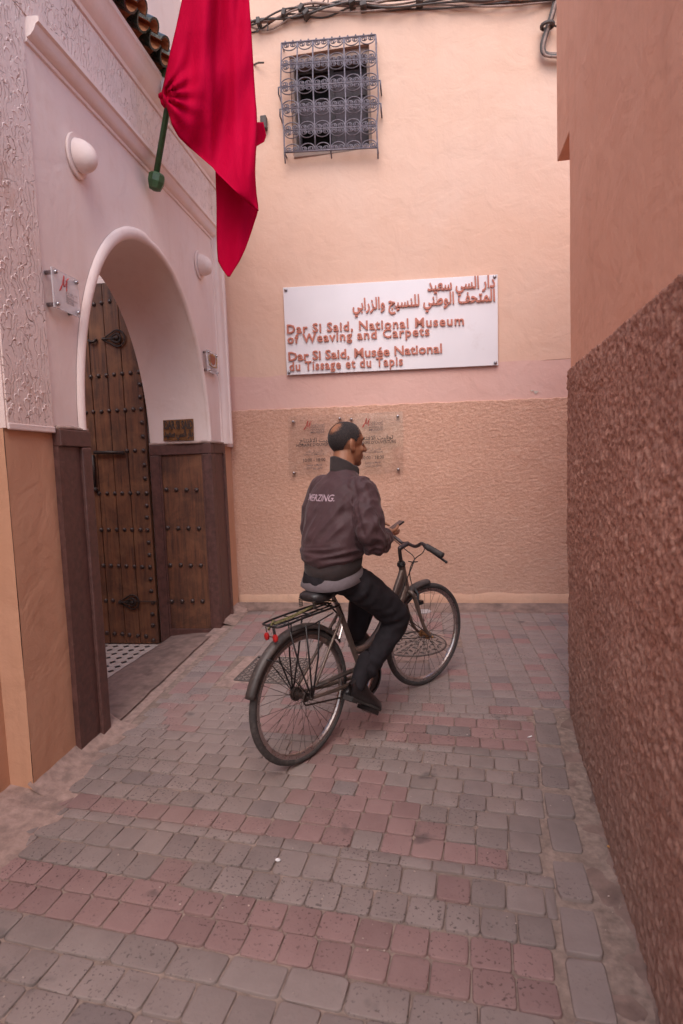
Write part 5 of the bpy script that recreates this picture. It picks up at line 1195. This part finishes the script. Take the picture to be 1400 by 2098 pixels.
# brakes
mb = MB()
for sg in (-1, 1): mb.tube([(0.265, sg * 0.045, 0.585), (0.30, sg * 0.04, 0.64), (0.31, sg * 0.015, 0.665)], 0.007, 6); mb.box(0.235, 0.28, sg * 0.022 - .006, sg * 0.022 + .006, 0.615, 0.635)
lpart(mb, 'brake', M_CHROME, bike, ang=40)
mb = MB()
for sg in (-1, 1): mb.tube([STEER @ Vector(p) for p in ((1.035, sg * 0.058, 0.60), (1.045, sg * 0.045, 0.665), (1.04, sg * 0.012, 0.70))], 0.009, 6)
mb.box(-0.03, 0.03, -0.012, 0.012, -0.012, 0.012, STEER @ Matrix.Translation((1.055, -0.045, 0.60))); lpart(mb, 'brake', M_BLACK, bike, ang=40)
# handlebar (already turned to the right)
M_BAR = simple('dark_metal_bar', (0.075, 0.06, 0.062), 0.35, 0.7, 0.3, 40)
lpart(MB().tube(spline([(0.943, 0, 0.865), (0.934, 0, 0.93), (0.932, 0, 0.962), (0.95, -0.002, 0.975), (1.018, -0.006, 0.988)], 5), [0.0125] * 11 + [0.0155] * 10, 10), 'stem', M_BAR, bike)
pr = spline([(1.022, -0.004, 0.986), (1.004, -0.06, 0.976), (0.985, -0.10, 0.984), (0.955, -0.148, 1.006), (0.938, -0.18, 1.004), (0.929, -0.21, 0.994), (0.922, -0.31, 0.955)], 6)
plf = spline([(1.022, -0.004, 0.986), (1.036, 0.05, 0.984), (1.035, 0.085, 1.006), (1.022, 0.12, 1.034), (1.005, 0.16, 1.045), (0.985, 0.2, 1.04), (0.95, 0.30, 1.02)], 6)
lpart(MB().tube(pr[::-1] + plf[1:], 0.0115, 10), 'handlebar', M_BAR, bike)
for a, b in (((0.9305, -0.20, 0.9975), (0.921, -0.318, 0.951)), ((0.985, 0.2, 1.04), (0.948, 0.31, 1.018))):
    a, b = Vector(a), Vector(b); lpart(MB().tube([a.lerp(b, t) for t in np.linspace(0, 1, 13)], [0.0165 if i % 2 else 0.0178 for i in range(13)], 12), 'grip', M_RUB, bike)
mb = MB(); mb.tube(spline([(0.945, -0.175, 0.998), (0.972, -0.19, 0.968), (0.972, -0.23, 0.945), (0.955, -0.32, 0.905)], 5), [0.012] * 6 + [0.0075] * 10, 7); mb.ball((0.955, -0.32, 0.905), 0.0095, 8); lpart(mb, 'brake_lever', M_BLACK, bike)
mb = MB(); mb.tube(spline([(1.01, 0.15, 1.04), (1.045, 0.17, 1.01), (1.045, 0.21, 0.99), (1.02, 0.28, 0.965)], 5), [0.012] * 6 + [0.0075] * 10, 7); lpart(mb, 'brake_lever', M_BLACK, bike)
for pts in (((0.965, -0.17, 0.985), (1.04, -0.10, 0.93), (1.05, -0.03, 0.88), (1.03, 0.0, 0.80), (1.04, -0.01, 0.70)), ((1.02, 0.14, 1.03), (1.06, 0.05, 0.94), (1.04, -0.03, 0.90), (1.0, -0.05, 0.86), (0.93, -0.025, 0.74), (0.7, -0.03, 0.51)), ((0.99, -0.045, 0.875), (1.045, -0.055, 0.868), (1.055, -0.02, 0.86), (1.0, -0.015, 0.875))):
    lpart(MB().tube(spline(pts, 8), 0.0032, 6), 'brake_cable', M_BLACK, bike)
# ------------------------------------------------------------------ the rider (same local frame as the bicycle)
def remeshed(mb, voxel, smooth_n=2, fac=0.5):
    me = mb.mesh('tmp'); bm = bmesh.new(); bm.from_mesh(me); bmesh.ops.recalc_face_normals(bm, faces=bm.faces); bm.to_mesh(me); bm.free()
    ob = bpy.data.objects.new('tmp', me); COL.objects.link(ob); md = ob.modifiers.new('r', 'REMESH'); md.mode = 'VOXEL'; md.voxel_size = voxel
    dg = bpy.context.evaluated_depsgraph_get(); dg.update(); out = bpy.data.meshes.new_from_object(ob.evaluated_get(dg)); bpy.data.objects.remove(ob)
    bm = bmesh.new(); bm.from_mesh(out)
    for _ in range(smooth_n): bmesh.ops.smooth_vert(bm, verts=bm.verts, factor=fac, use_axis_x=True, use_axis_y=True, use_axis_z=True)
    bm.to_mesh(out); bm.free(); return out
def limb(mb, pts, rads, n=6, seg=14):
    P = spline(pts, n); m = len(pts); R_i = []
    for i in range(len(P)):
        t = min(i / n, m - 1); k = min(int(t), m - 2); R_i.append(rads[k] + (rads[k + 1] - rads[k]) * (t - k))
    d0 = (P[0] - P[1]).normalized(); d1 = (P[-1] - P[-2]).normalized(); r0, r1 = R_i[0], R_i[-1]
    path = [P[0] + d0 * r0 * math.sin(a) for a in (1.45, 1.0, 0.5)] + P + [P[-1] + d1 * r1 * math.sin(a) for a in (0.5, 1.0, 1.45)]
    rr = [r0 * math.cos(a) for a in (1.45, 1.0, 0.5)] + R_i + [r1 * math.cos(a) for a in (0.5, 1.0, 1.45)]
    mb.tube(path, rr, seg)
def loft(mb, rings, seg=28, p=0.9):     # rings: (centre, half lateral, half depth, tilt)
    rows = []
    for (c, a, b, tilt) in rings:
        row = []
        for k in range(seg):
            t = 2 * math.pi * k / seg; x = b * math.copysign(abs(math.cos(t)) ** p, math.cos(t)); y = a * math.copysign(abs(math.sin(t)) ** p, math.sin(t))
            row.append(Vector(c) + Vector((x * math.cos(tilt), y, x * math.sin(tilt))))
        rows.append(row)
    b0 = len(mb.v); mb.grid(rows, True); mb.f.append([b0 + k for k in range(seg)]); mb.m.append(0); e = b0 + (len(rings) - 1) * seg; mb.f.append([e + k for k in range(seg)]); mb.m.append(0)
def sh(rings, ox=0.05, oy=-0.028): return [((c[0] + ox, c[1] + oy, c[2]), a, b, t) for c, a, b, t in rings]
def displace(me, fn):
    nrm = [v.normal.copy() for v in me.vertices]
    for v, n in zip(me.vertices, nrm): v.co += n * fn(v.co, n)
    me.update()
def skin_mat():
    m, ns, ls, p = nodes('brown_skin'); tc = ns.new('ShaderNodeTexCoord')
    n1 = noi(ns, ls, tc.outputs['Object'], 30, 5); c = mixc(ns, ls, ramp(ns, ls, n1, .3, .7), (0.27, 0.115, 0.062), (0.34, 0.155, 0.088)); ls.new(c, p.inputs['Base Color'])
    p.inputs['Roughness'].default_value = 0.5; p.inputs['Subsurface Weight'].default_value = 0.08; p.inputs['Subsurface Radius'].default_value = (0.01, 0.004, 0.002); p.inputs['Specular IOR Level'].default_value = 0.4
    ls.new(bump(ns, ls, noi(ns, ls, tc.outputs['Object'], 220, 3), 0.0006), p.inputs['Normal']); return m
def cloth(name, a, b, rough=0.75, sc=25, weave=600, sheen=0.1):
    m, ns, ls, p = nodes(name); tc = ns.new('ShaderNodeTexCoord'); v = tc.outputs['Object']
    c = mixc(ns, ls, ramp(ns, ls, noi(ns, ls, v, sc, 5), .3, .7), a, b); ls.new(c, p.inputs['Base Color']); p.inputs['Roughness'].default_value = rough; p.inputs['Sheen Weight'].default_value = sheen; p.inputs['Specular IOR Level'].default_value = 0.3
    bb = bump(ns, ls, noi(ns, ls, v, 28, 4, 0.55, 1.2), 0.004, 0.6); ls.new(bump(ns, ls, noi(ns, ls, v, weave, 2), 0.0004, 1.0, bb), p.inputs['Normal']); return m
M_SKIN = skin_mat()
M_JACK = cloth('aubergine_nylon', (0.053, 0.025, 0.028), (0.072, 0.036, 0.040), 0.62, 12, 500, 0.1)
M_RIB = cloth('dark_rib_knit', (0.030, 0.022, 0.022), (0.042, 0.03, 0.03), 0.85)
M_SHIRT = cloth('grey_jersey', (0.13, 0.105, 0.115), (0.17, 0.14, 0.15), 0.85)
M_TROU = cloth('black_trousers', (0.011, 0.009, 0.0115), (0.018, 0.0145, 0.0185), 0.85, 25, 600, 0.0)
M_LEATH = simple('black_leather', (0.014, 0.012, 0.013), 0.32, 0, 0.4, 60, 0.001); M_SOLE = simple('dark_sole', (0.03, 0.025, 0.024), 0.8)
M_HAIR = cloth('short_dark_hair', (0.014, 0.011, 0.011), (0.05, 0.04, 0.04), 0.8, 160, 900)
M_HAIR.node_tree.nodes['Principled BSDF'].inputs['Specular IOR Level'].default_value = 0.2
def scalp_hair():      # cropped hair: strands thin out where the density attribute falls
    m = M_HAIR.copy(); m.name = 'cropped_hair'; ns, ls = m.node_tree.nodes, m.node_tree.links; p = ns['Principled BSDF']
    at = ns.new('ShaderNodeAttribute'); at.attribute_name = 'hair_amount'; tc = ns.new('ShaderNodeTexCoord')
    n1 = noi(ns, ls, tc.outputs['Object'], 420, 2, 0.6); a = math_(ns, ls, 'LESS_THAN', ramp(ns, ls, n1, 0.32, 0.68), at.outputs['Fac']); ls.new(a, p.inputs['Alpha']); return m
M_SCALP = scalp_hair()

SHR, ELR, WRR = (0.37, -0.19, 1.37), (0.33, -0.262, 1.13), (0.515, -0.198, 1.118)
SHL, ELL, WRL = (0.395, 0.135, 1.38), (0.405, 0.22, 1.14), (0.55, 0.03, 1.140)
HC = Vector((0.452, -0.018, 1.640)); HM = Matrix.Translation(HC) @ Matrix.Rotation(math.radians(-22), 4, 'Z') @ Matrix.Rotation(math.radians(5), 4, 'Y')
HM3 = HM.to_3x3()
mb = MB()
# head in its own frame: x forward, y left, z up
def hb(c, r): mb.ball(HM @ Vector(c), r, 20, HM3)
hb((-0.006, 0, 0.028), (0.101, 0.079, 0.092)); hb((0.028, 0, -0.035), (0.070, 0.062, 0.085)); hb((0.045, 0, -0.075), (0.046, 0.048, 0.042)); hb((0.072, 0, -0.103), (0.022, 0.026, 0.020))
hb((0.075, 0.0, 0.032), (0.022, 0.052, 0.018)); hb((0.070, 0.036, -0.030), (0.022, 0.02, 0.02)); hb((0.070, -0.036, -0.030), (0.022, 0.02, 0.02))
limb(mb, [HM @ Vector(p) for p in ((0.090, 0, 0.020), (0.104, 0, -0.006), (0.114, 0, -0.028))], [0.010, 0.012, 0.0155], 3, 10); hb((0.106, 0.011, -0.034), (0.011, 0.009, 0.008)); hb((0.106, -0.011, -0.034), (0.011, 0.009, 0.008))
hb((0.092, 0, -0.060), (0.013, 0.024, 0.008)); hb((0.090, 0, -0.074), (0.013, 0.022, 0.009))
for sg in (-1, 1):
    ec = HM @ Vector((-0.006, sg * 0.079, -0.012)); em = HM3 @ Matrix.Rotation(sg * math.radians(-28), 3, 'Z')
    mb.ball(ec, (0.021, 0.008, 0.034), 12, em); mb.ball(HM @ Vector((0.004, sg * 0.072, -0.03)), (0.012, 0.012, 0.018), 10, HM3)
limb(mb, [HM @ Vector((-0.012, 0, -0.05)), Vector((0.420, -0.018, 1.545)), Vector((0.395, -0.024, 1.47)), Vector((0.38, -0.026, 1.42))], [0.060, 0.062, 0.066, 0.075], 4, 18)
# torso core, arms, legs (inside the clothes)
loft(mb, sh([((0.20, 0, 0.93), .09, .08, 0), ((0.215, 0, 1.0), .12, .10, 0), ((0.27, 0, 1.2), .15, .11, 0), ((0.31, 0, 1.35), .165, .10, 0), ((0.335, 0, 1.43), .09, .07, 0)]))
limb(mb, [SHR, ELR, WRR], [.05, .042, .028]); limb(mb, [SHL, ELL, WRL], [.05, .042, .028])
limb(mb, [(0.27, -0.09, 0.93), (0.575, -0.205, 0.645), (0.34, -0.14, 0.385), (0.29, -.135, 0.335)], [.05, .045, .033, .026]); limb(mb, [(0.27, 0.07, 0.93), (0.69, 0.13, 0.76), (0.61, 0.13, 0.50)], [.05, .045, .033])
def hand(wr, palm, tips, thumb):
    wr, palm = Vector(wr), Vector(palm); limb(mb, [wr, wr.lerp(palm, .55), palm], [.025, .03, .027], 4, 10)
    for base, mid_, tip in tips: limb(mb, [Vector(base), Vector(mid_), Vector(tip)], [.0098, .009, .0075], 4, 8)
    limb(mb, [Vector(p) for p in thumb], [.0125, .011, .0085], 4, 8)
PHC = Vector((0.668, -0.150, 1.146))
# right hand cradles the phone from below, fingers curling round its far edge
hand(WRR, (0.592, -0.178, 1.130), [((0.612, -0.192 + .0155 * k, 1.120), (0.652 + .006 * math.sin(k), -0.190 + .019 * k, 1.118), (0.676 - .003 * abs(k - 1), -0.188 + .021 * k, 1.132)) for k in range(4)], [(0.575, -0.200, 1.138), (0.612, -0.212, 1.150), (0.650, -0.197, 1.163)])
# left hand reaches over and taps it
hand(WRL, (0.598, -0.020, 1.165), [((0.612, -0.012 - .015 * k, 1.168), (0.640 + .003 * k, -0.045 - .015 * k, 1.178), (0.652 + .004 * k, -0.088 - .012 * k, 1.166 if k != 3 else 1.160)) for k in range(4)], [(0.585, -0.038, 1.155), (0.605, -0.066, 1.157), (0.626, -0.095, 1.160)])
body = link('person', remeshed(mb, 0.0048, 1, 0.5), M_SKIN, None, True); body.matrix_basis = BKM
tag(body, 'man in aubergine jacket and black trousers sitting on the bicycle, looking right', 'person')
def wear(me, name, mat): o = link(name, me, mat, None, True); o.parent = body; return o
# hair: clipped shell over the skull, thin at the crown
rows = []; NU, NV = 200, 130; mbh = MB()
pts = []; keep = []; dens = []
for i in range(NV + 1):
    t = math.pi * i / NV
    for j in range(NU):
        a = 2 * math.pi * j / NU; d = Vector((math.sin(t) * math.cos(a), math.sin(t) * math.sin(a), math.cos(t)))
        nz = mnoise.noise(d * 7) * 0.05 + mnoise.noise(d * 26) * 0.06 + mnoise.noise(d * 75) * 0.22
        p = Vector((-0.006 + 0.1032 * d.x, 0.0808 * d.y, 0.028 + 0.0935 * d.z)); p += d * 0.0014 * mnoise.noise(d * 45)
        lim = (p.x < 0.060 + 0.10 * nz + 0.012 * abs(d.y)) if p.z > 0.055 else (p.x < 0.022 + 0.25 * nz + max(0, (p.z - 0.0)) * 0.55)
        side = p.z > (-0.052 if p.x < -0.045 else -0.020 + 0.22 * (p.x + 0.045)) + 0.12 * nz
        cd_ = (d - Vector((-0.76, -0.18, 0.64)).normalized()).length + 0.5 * nz; crown = cd_ > 0.16
        fr_ = (0.060 - p.x) / 0.03 if p.z > 0.055 else 1.0; lo_ = (p.z + 0.052 if p.x < -0.045 else p.z + 0.020 - 0.22 * (p.x + 0.045)) / 0.02
        dens.append(max(0.12, min(1.0, (cd_ - 0.22) / 0.42, 0.25 + fr_ * 0.75, 0.3 + lo_ * 0.7)))
        ear = ((p.x + 0.008) / 0.030) ** 2 + ((p.z + 0.018) / 0.044) ** 2 + nz > 1 or abs(d.y) < 0.6
        pts.append(HM @ p); keep.append(lim and side and crown and ear)
for i in range(NV):
    for j in range(NU):
        q_ = (i * NU + j, i * NU + (j + 1) % NU, (i + 1) * NU + (j + 1) % NU, (i + 1) * NU + j)
        if sum(keep[k] for k in q_) >= 3: mbh.f.append(list(q_)); mbh.m.append(0)
mbh.v = [tuple(p) for p in pts]
me = mbh.mesh('hair'); at_ = me.attributes.new('hair_amount', 'FLOAT', 'POINT')
for i_, v_ in enumerate(dens): at_.data[i_].value = v_
bm = bmesh.new(); bm.from_mesh(me); bmesh.ops.delete(bm, geom=[v for v in bm.verts if not v.link_faces], context='VERTS'); bmesh.ops.remove_doubles(bm, verts=bm.verts, dist=1e-5); bm.to_mesh(me); bm.free(); wear(me, 'hair', M_SCALP)
for sg in (-1, 1):   # eyes and brows
    mb = MB().ball(HM @ Vector((0.078, sg * 0.030, 0.004)), 0.0125, 12, HM3); wear(mb.mesh('eye'), 'eye', simple('eye_white', (0.3, 0.26, 0.23), 0.3))
    mb = MB().tube([HM @ Vector(p) for p in ((0.098, sg * 0.012, 0.028), (0.094, sg * 0.03, 0.034), (0.078, sg * 0.050, 0.028))], [0.003, 0.004, 0.002], 6); wear(mb.mesh('eyebrow'), 'eyebrow', M_HAIR)
# jacket
mb = MB()
loft(mb, sh([((0.228, 0, 1.02), .142, .136, 0.18), ((0.228, 0, 1.035), .158, .152, 0.18), ((0.232, 0, 1.055), .172, .168, 0.16), ((0.242, 0, 1.10), .180, .172, 0.12), ((0.256, 0, 1.17), .180, .166, 0.08), ((0.270, 0, 1.24), .180, .150, 0.03), ((0.288, 0, 1.31), .182, .138, 0), ((0.31, 0, 1.375), .176, .118, -0.05), ((0.325, 0, 1.42), .150, .102, -0.1), ((0.342, 0, 1.455), .108, .086, -0.15), ((0.355, 0, 1.485), .076, .072, -0.2), ((0.362, 0, 1.50), .068, .066, -0.2)]), 36)
limb(mb, [(0.365, -0.16, 1.395), SHR, (0.336, -0.238, 1.25), (0.322, -0.258, 1.165), (0.362, -0.256, 1.118), (0.44, -0.226, 1.106), WRR], [.074, .080, .080, .078, .072, .062, .046], 6, 18)
limb(mb, [(0.385, 0.105, 1.405), SHL, (0.395, 0.195, 1.25), (0.405, 0.22, 1.15), (0.43, 0.18, 1.12), (0.50, 0.09, 1.12), WRL], [.074, .080, .080, .076, .070, .060, .046], 6, 18)
me = remeshed(mb, 0.0062, 3, 0.5)
def ridge(t): return (1 - abs(mnoise.noise(t)) * 2.2)
def jfold(p, n):
    d = 0.007 * mnoise.noise(Vector((p.x * 7, p.y * 9 + p.z * 3, p.z * 3.2)))
    bl = math.exp(-((p.z - 1.075) / 0.05) ** 2); d += 0.014 * bl * ridge(Vector((p.x * 6, p.y * 6, p.z * 26))) - 0.004 * bl
    back = max(0, -n.x) * math.exp(-((p.z - 1.24) / 0.12) ** 2)
    d += 0.012 * back * ridge(Vector((2.0, p.y * 13 + p.z * 9, p.z * 5 - p.y * 3)))
    e = math.exp(-((p - Vector((0.345, -0.25, 1.13))).length / 0.11) ** 2); w = math.exp(-((p - Vector(WRR)).length / 0.09) ** 2)
    sl = 1.0 if (p.y < -0.205 or p.x > 0.445) else 0.0
    d += sl * (0.009 + 0.008 * e + 0.009 * w) * ridge(Vector((p.x * 16 + p.z * 10, p.y * 12, p.z * 9 - p.x * 12))) - sl * (0.006 + .006 * e)
    arm = math.exp(-((p - Vector((0.295, -0.19, 1.30))).length / 0.10) ** 2); d += 0.022 * arm * ridge(Vector((p.y * 16 + p.z * 6, p.x * 8, p.z * 6 - p.y * 5))) - 0.013 * arm
    d += 0.003 * mnoise.noise(p * 24)
    # armhole seam
    s = abs((p - Vector((0.365, -0.19, 1.36))).dot(Vector((0.12, -0.93, 0.33))) - 0.005); d -= 0.006 * math.exp(-(s / 0.008) ** 2) * (1 if p.z > 1.17 and p.y < -0.1 else 0)
    return d
displace(me, jfold); jacket = wear(me, 'jacket', M_JACK)
JB = BVHTree.FromPolygons([v.co for v in me.vertices], [list(p.vertices) for p in me.polygons])
# rib hem, cuffs, collar
mb = MB(); loft(mb, sh([((0.222, 0, 0.955), .142, .138, 0.22), ((0.222, 0, 0.962), .152, .148, 0.22), ((0.225, 0, 1.005), .158, .154, 0.20), ((0.228, 0, 1.045), .158, .152, 0.18)]), 60); me = mb.mesh('hem_band'); displace(me, lambda p, n: 0.003 * mnoise.noise(p * 12)); wear(me, 'hem_band', M_RIB)
def collar_rows(r, up_):
    rows = []
    for t in np.linspace(0, 1, 6):
        row = []
        for k in range(40):
            a = 2 * math.pi * k / 40; c = Vector((0.402, -0.026, 1.482)).lerp(Vector((0.414, -0.022, 1.532)), t)
            f = 1 if math.cos(a) < 0.6 else 1 - 0.5 * t
            row.append(c + Vector(((r - 0.004 * t) * math.cos(a) * 1.02 + 0.015 * t * (math.cos(a) > 0), r * math.sin(a) * 1.05, -0.040 * math.cos(a + 0.35) * (0.4 + 0.6 * t) + (f - 1) * 0.05 + 0.004 * mnoise.noise(Vector((a * 2, t, 1))))))
        rows.append(row)
    return rows
mb = MB(); ro = collar_rows(0.072, 1); ri = collar_rows(0.064, 1); mb.grid(ro, True); mb.grid([ro[-1], [a.lerp(b, .5) + Vector((0, 0, .006)) for a, b in zip(ro[-1], ri[-1])], ri[-1]], True); mb.grid(ri[::-1], True); wear(mb.mesh('collar'), 'collar', M_RIB)
for W_, E_ in ((WRR, (0.43, -0.232, 1.078)), (WRL, (0.50, 0.09, 1.11))):
    W_, E_ = Vector(W_), Vector(E_); d = (W_ - E_).normalized(); me = MB().tube([W_ - d * .01, W_ + d * .005, W_ + d * 0.022, W_ + d * .028], [.046, .047, .042, .036], 20).mesh('cuff'); wear(me, 'cuff', M_RIB)
# printing across the back of the jacket
M_JP = simple('jacket_print', (0.42, 0.30, 0.34), 0.6, var=0.15)
V, Fc = text_geo('& .MERZING.', 0.0, 0.012); x0, x1 = min(v.x for v in V), max(v.x for v in V); bmt = bmesh.new()
meT = bpy.data.meshes.new('print'); meT.from_pydata(V, [], Fc); bmt.from_mesh(meT); bmesh.ops.triangulate(bmt, faces=bmt.faces[:]); bmesh.ops.subdivide_edges(bmt, edges=[e for e in bmt.edges if e.calc_length() > 0.12], cuts=2); bmt.to_mesh(meT); bmt.free()
for v in meT.vertices:
    l = 0.160 - (v.co.x - x0) / (x1 - x0) * 0.265; z = 1.345 + v.co.y * 0.048
    h_ = JB.ray_cast(Vector((-0.3, l, z)), Vector((1, 0, 0)))
    v.co = (h_[0] + Vector((-0.0018, 0, 0))) if h_[0] else Vector((0.12, l, z))
wear(meT, 'print', M_JP)
# shirt hem
mb = MB(); loft(mb, sh([((0.222, 0, 0.902), .166, .160, 0.14), ((0.222, 0, 0.909), .174, .168, 0.14), ((0.224, 0, 0.945), .167, .160, 0.20), ((0.222, 0, 0.985), .144, .138, 0.22)], 0.045, -0.02), 60); me = mb.mesh('shirt'); displace(me, lambda p, n: 0.005 * mnoise.noise(Vector((p.x * 16, p.y * 16, p.z * 5)))); wear(me, 'shirt', M_SHIRT)
# trousers
mb = MB(); loft(mb, sh([((0.22, 0, 0.868), .115, .105, 0.10), ((0.215, 0, 0.885), .140, .128, 0.10), ((0.21, 0, 0.93), .140, .128, 0.12), ((0.205, 0, 0.985), .13, .11, .18)], 0.03, -0.012))
limb(mb, [(0.255, -0.08, 0.935), (0.375, -0.135, 0.86), (0.535, -0.20, 0.700), (0.572, -0.208, 0.628), (0.50, -0.185, 0.535), (0.40, -0.155, 0.425), (0.365, -0.142, 0.385)], [.082, .098, .086, .075, .064, .054, .05], 6, 20)
limb(mb, [(0.25, 0.06, 0.945), (0.42, 0.10, 0.88), (0.65, 0.13, 0.79), (0.70, 0.13, 0.73), (0.66, 0.13, 0.63), (0.615, 0.13, 0.49)], [.085, .096, .084, .076, .07, .06], 6, 20)
me = remeshed(mb, 0.009, 3, 0.5)
def tfold(p, n):
    k = math.exp(-((p - Vector((0.53, -0.2, 0.65))).length / 0.11) ** 2); h = math.exp(-((p - Vector((0.30, -0.14, 0.86))).length / 0.12) ** 2); a = math.exp(-((p - Vector((0.38, -0.15, 0.41))).length / 0.08) ** 2)
    return 0.006 * k * math.sin((p.x * .5 - p.z) * 85 + 3 * mnoise.noise(p * 8)) + 0.005 * h * math.sin((p.x * 0.9 - p.z * .5) * 75 + 3 * mnoise.noise(p * 7)) + 0.007 * a * math.sin((p.x + p.z) * 85) + 0.010 * (0.35 + k + h) * (ridge(Vector((p.x * 9 + p.z * 7, p.y * 9, p.z * 10 - p.x * 8))) - 0.55) * 0.6 + 0.003 * mnoise.noise(p * 25)
displace(me, tfold); wear(me, 'trousers', M_TROU)
def shoe(heel, toe, roll=0.0):
    heel, toe = Vector(heel), Vector(toe); d = (toe - heel); L = d.length; d.normalize(); side = Vector((0, 1, 0)); side = (side - d * side.dot(d)).normalized(); u = d.cross(side)
    if u.z < 0: u = -u
    Q = lambda x, y, z: heel + d * (x * L) + side * y + u * z
    rows = []
    for x, w, hgt in ((0.0, .020, .05), (.03, .030, .075), (.12, .036, .088), (.28, .037, .092), (.42, .036, .078), (.58, .042, .058), (.75, .045, .046), (.88, .040, .038), (.96, .028, .030), (1.0, .012, .02)):
        rows.append([Q(x, w * math.cos(a) * (1 if math.sin(a) < 0.3 else 0.82), 0.004 + hgt * 1.2 * max(0, math.sin(a)) ** 0.75) for a in np.linspace(0, math.pi, 13)] + [Q(x, -w * .5, 0.004), Q(x, w * .5, 0.004)])
    mb = MB().grid(rows, True); n = 15; mb.f.append(list(range(n))); mb.m.append(0); mb.f.append([9 * n + k for k in range(n)]); mb.m.append(0)
    me = mb.mesh('shoe'); o = wear(me, 'shoe', M_LEATH)
    so_ = MB(); outl = [(0.0, .02), (.05, .034), (.2, .036), (.42, .034), (.6, .044), (.76, .048), (.9, .041), (.98, .022)]
    poly = [Q(x, w, 0.006) for x, w in outl] + [Q(x, -w, 0.006) for x, w in outl[::-1]]; so_.poly_prism(poly, -u * 0.014); so_.poly_prism([Q(x, w, -0.009) for x, w in outl[:3]] + [Q(x, -w, -0.009) for x, w in outl[:3][::-1]], -u * 0.012)
    m2 = so_.mesh('sole'); bm = bmesh.new(); bm.from_mesh(m2); bmesh.ops.recalc_face_normals(bm, faces=bm.faces); bm.to_mesh(m2); bm.free()
    s = link('sole', m2, M_SOLE); s.parent = o
    limb_ = MB(); a = Q(.2, 0, .07); limb(limb_, [a, a + Vector((.05, 0, .07)), a + Vector((.09, 0, .12))], [.042, .047, .048], 4, 14); wear(limb_.mesh('sock'), 'sock', M_TROU)
shoe((0.205, -0.128, 0.305), (0.445, -0.150, 0.138)); shoe((0.565, 0.125, 0.435), (0.80, 0.145, 0.335))
# phone
ph = local_root('mobile_phone', 'dark mobile phone held in the man\'s hands', 'phone')
vv = (BKM.inverted() @ Vector((0, 0, CAM_H)) - PHC).normalized(); ri_ = Vector((0, 0, 1)).cross(vv).normalized(); up_ = vv.cross(ri_)
tx = (ri_ * 0.80 + up_ * 0.52 - vv * 0.25).normalized(); ty = (vv - tx * vv.dot(tx)).normalized(); tz = tx.cross(ty); ty2 = (ty * 0.96 + tz * 0.28).normalized(); tz = tx.cross(ty2)
if tz.z < 0: ty2, tz = -ty2, -tz
Mq = Matrix(((tx.x, ty2.x, tz.x, PHC.x), (tx.y, ty2.y, tz.y, PHC.y), (tx.z, ty2.z, tz.z, PHC.z), (0, 0, 0, 1)))
lpart(MB().box(-0.066, 0.066, -0.033, 0.033, -0.0045, 0.0042, Mq), 'case', M_BLACK, ph, smooth=False)
m, ns, ls, p = nodes('phone_screen'); n1 = noi(ns, ls, pos(ns, ls), 60, 2); ls.new(mixc(ns, ls, n1, (0.02, 0.02, 0.025), (0.05, 0.05, 0.06)), p.inputs['Base Color']); p.inputs['Roughness'].default_value = 0.08
lpart(MB().box(-0.062, 0.062, -0.030, 0.030, 0.0043, 0.0050, Mq), 'screen', m, ph, smooth=False)
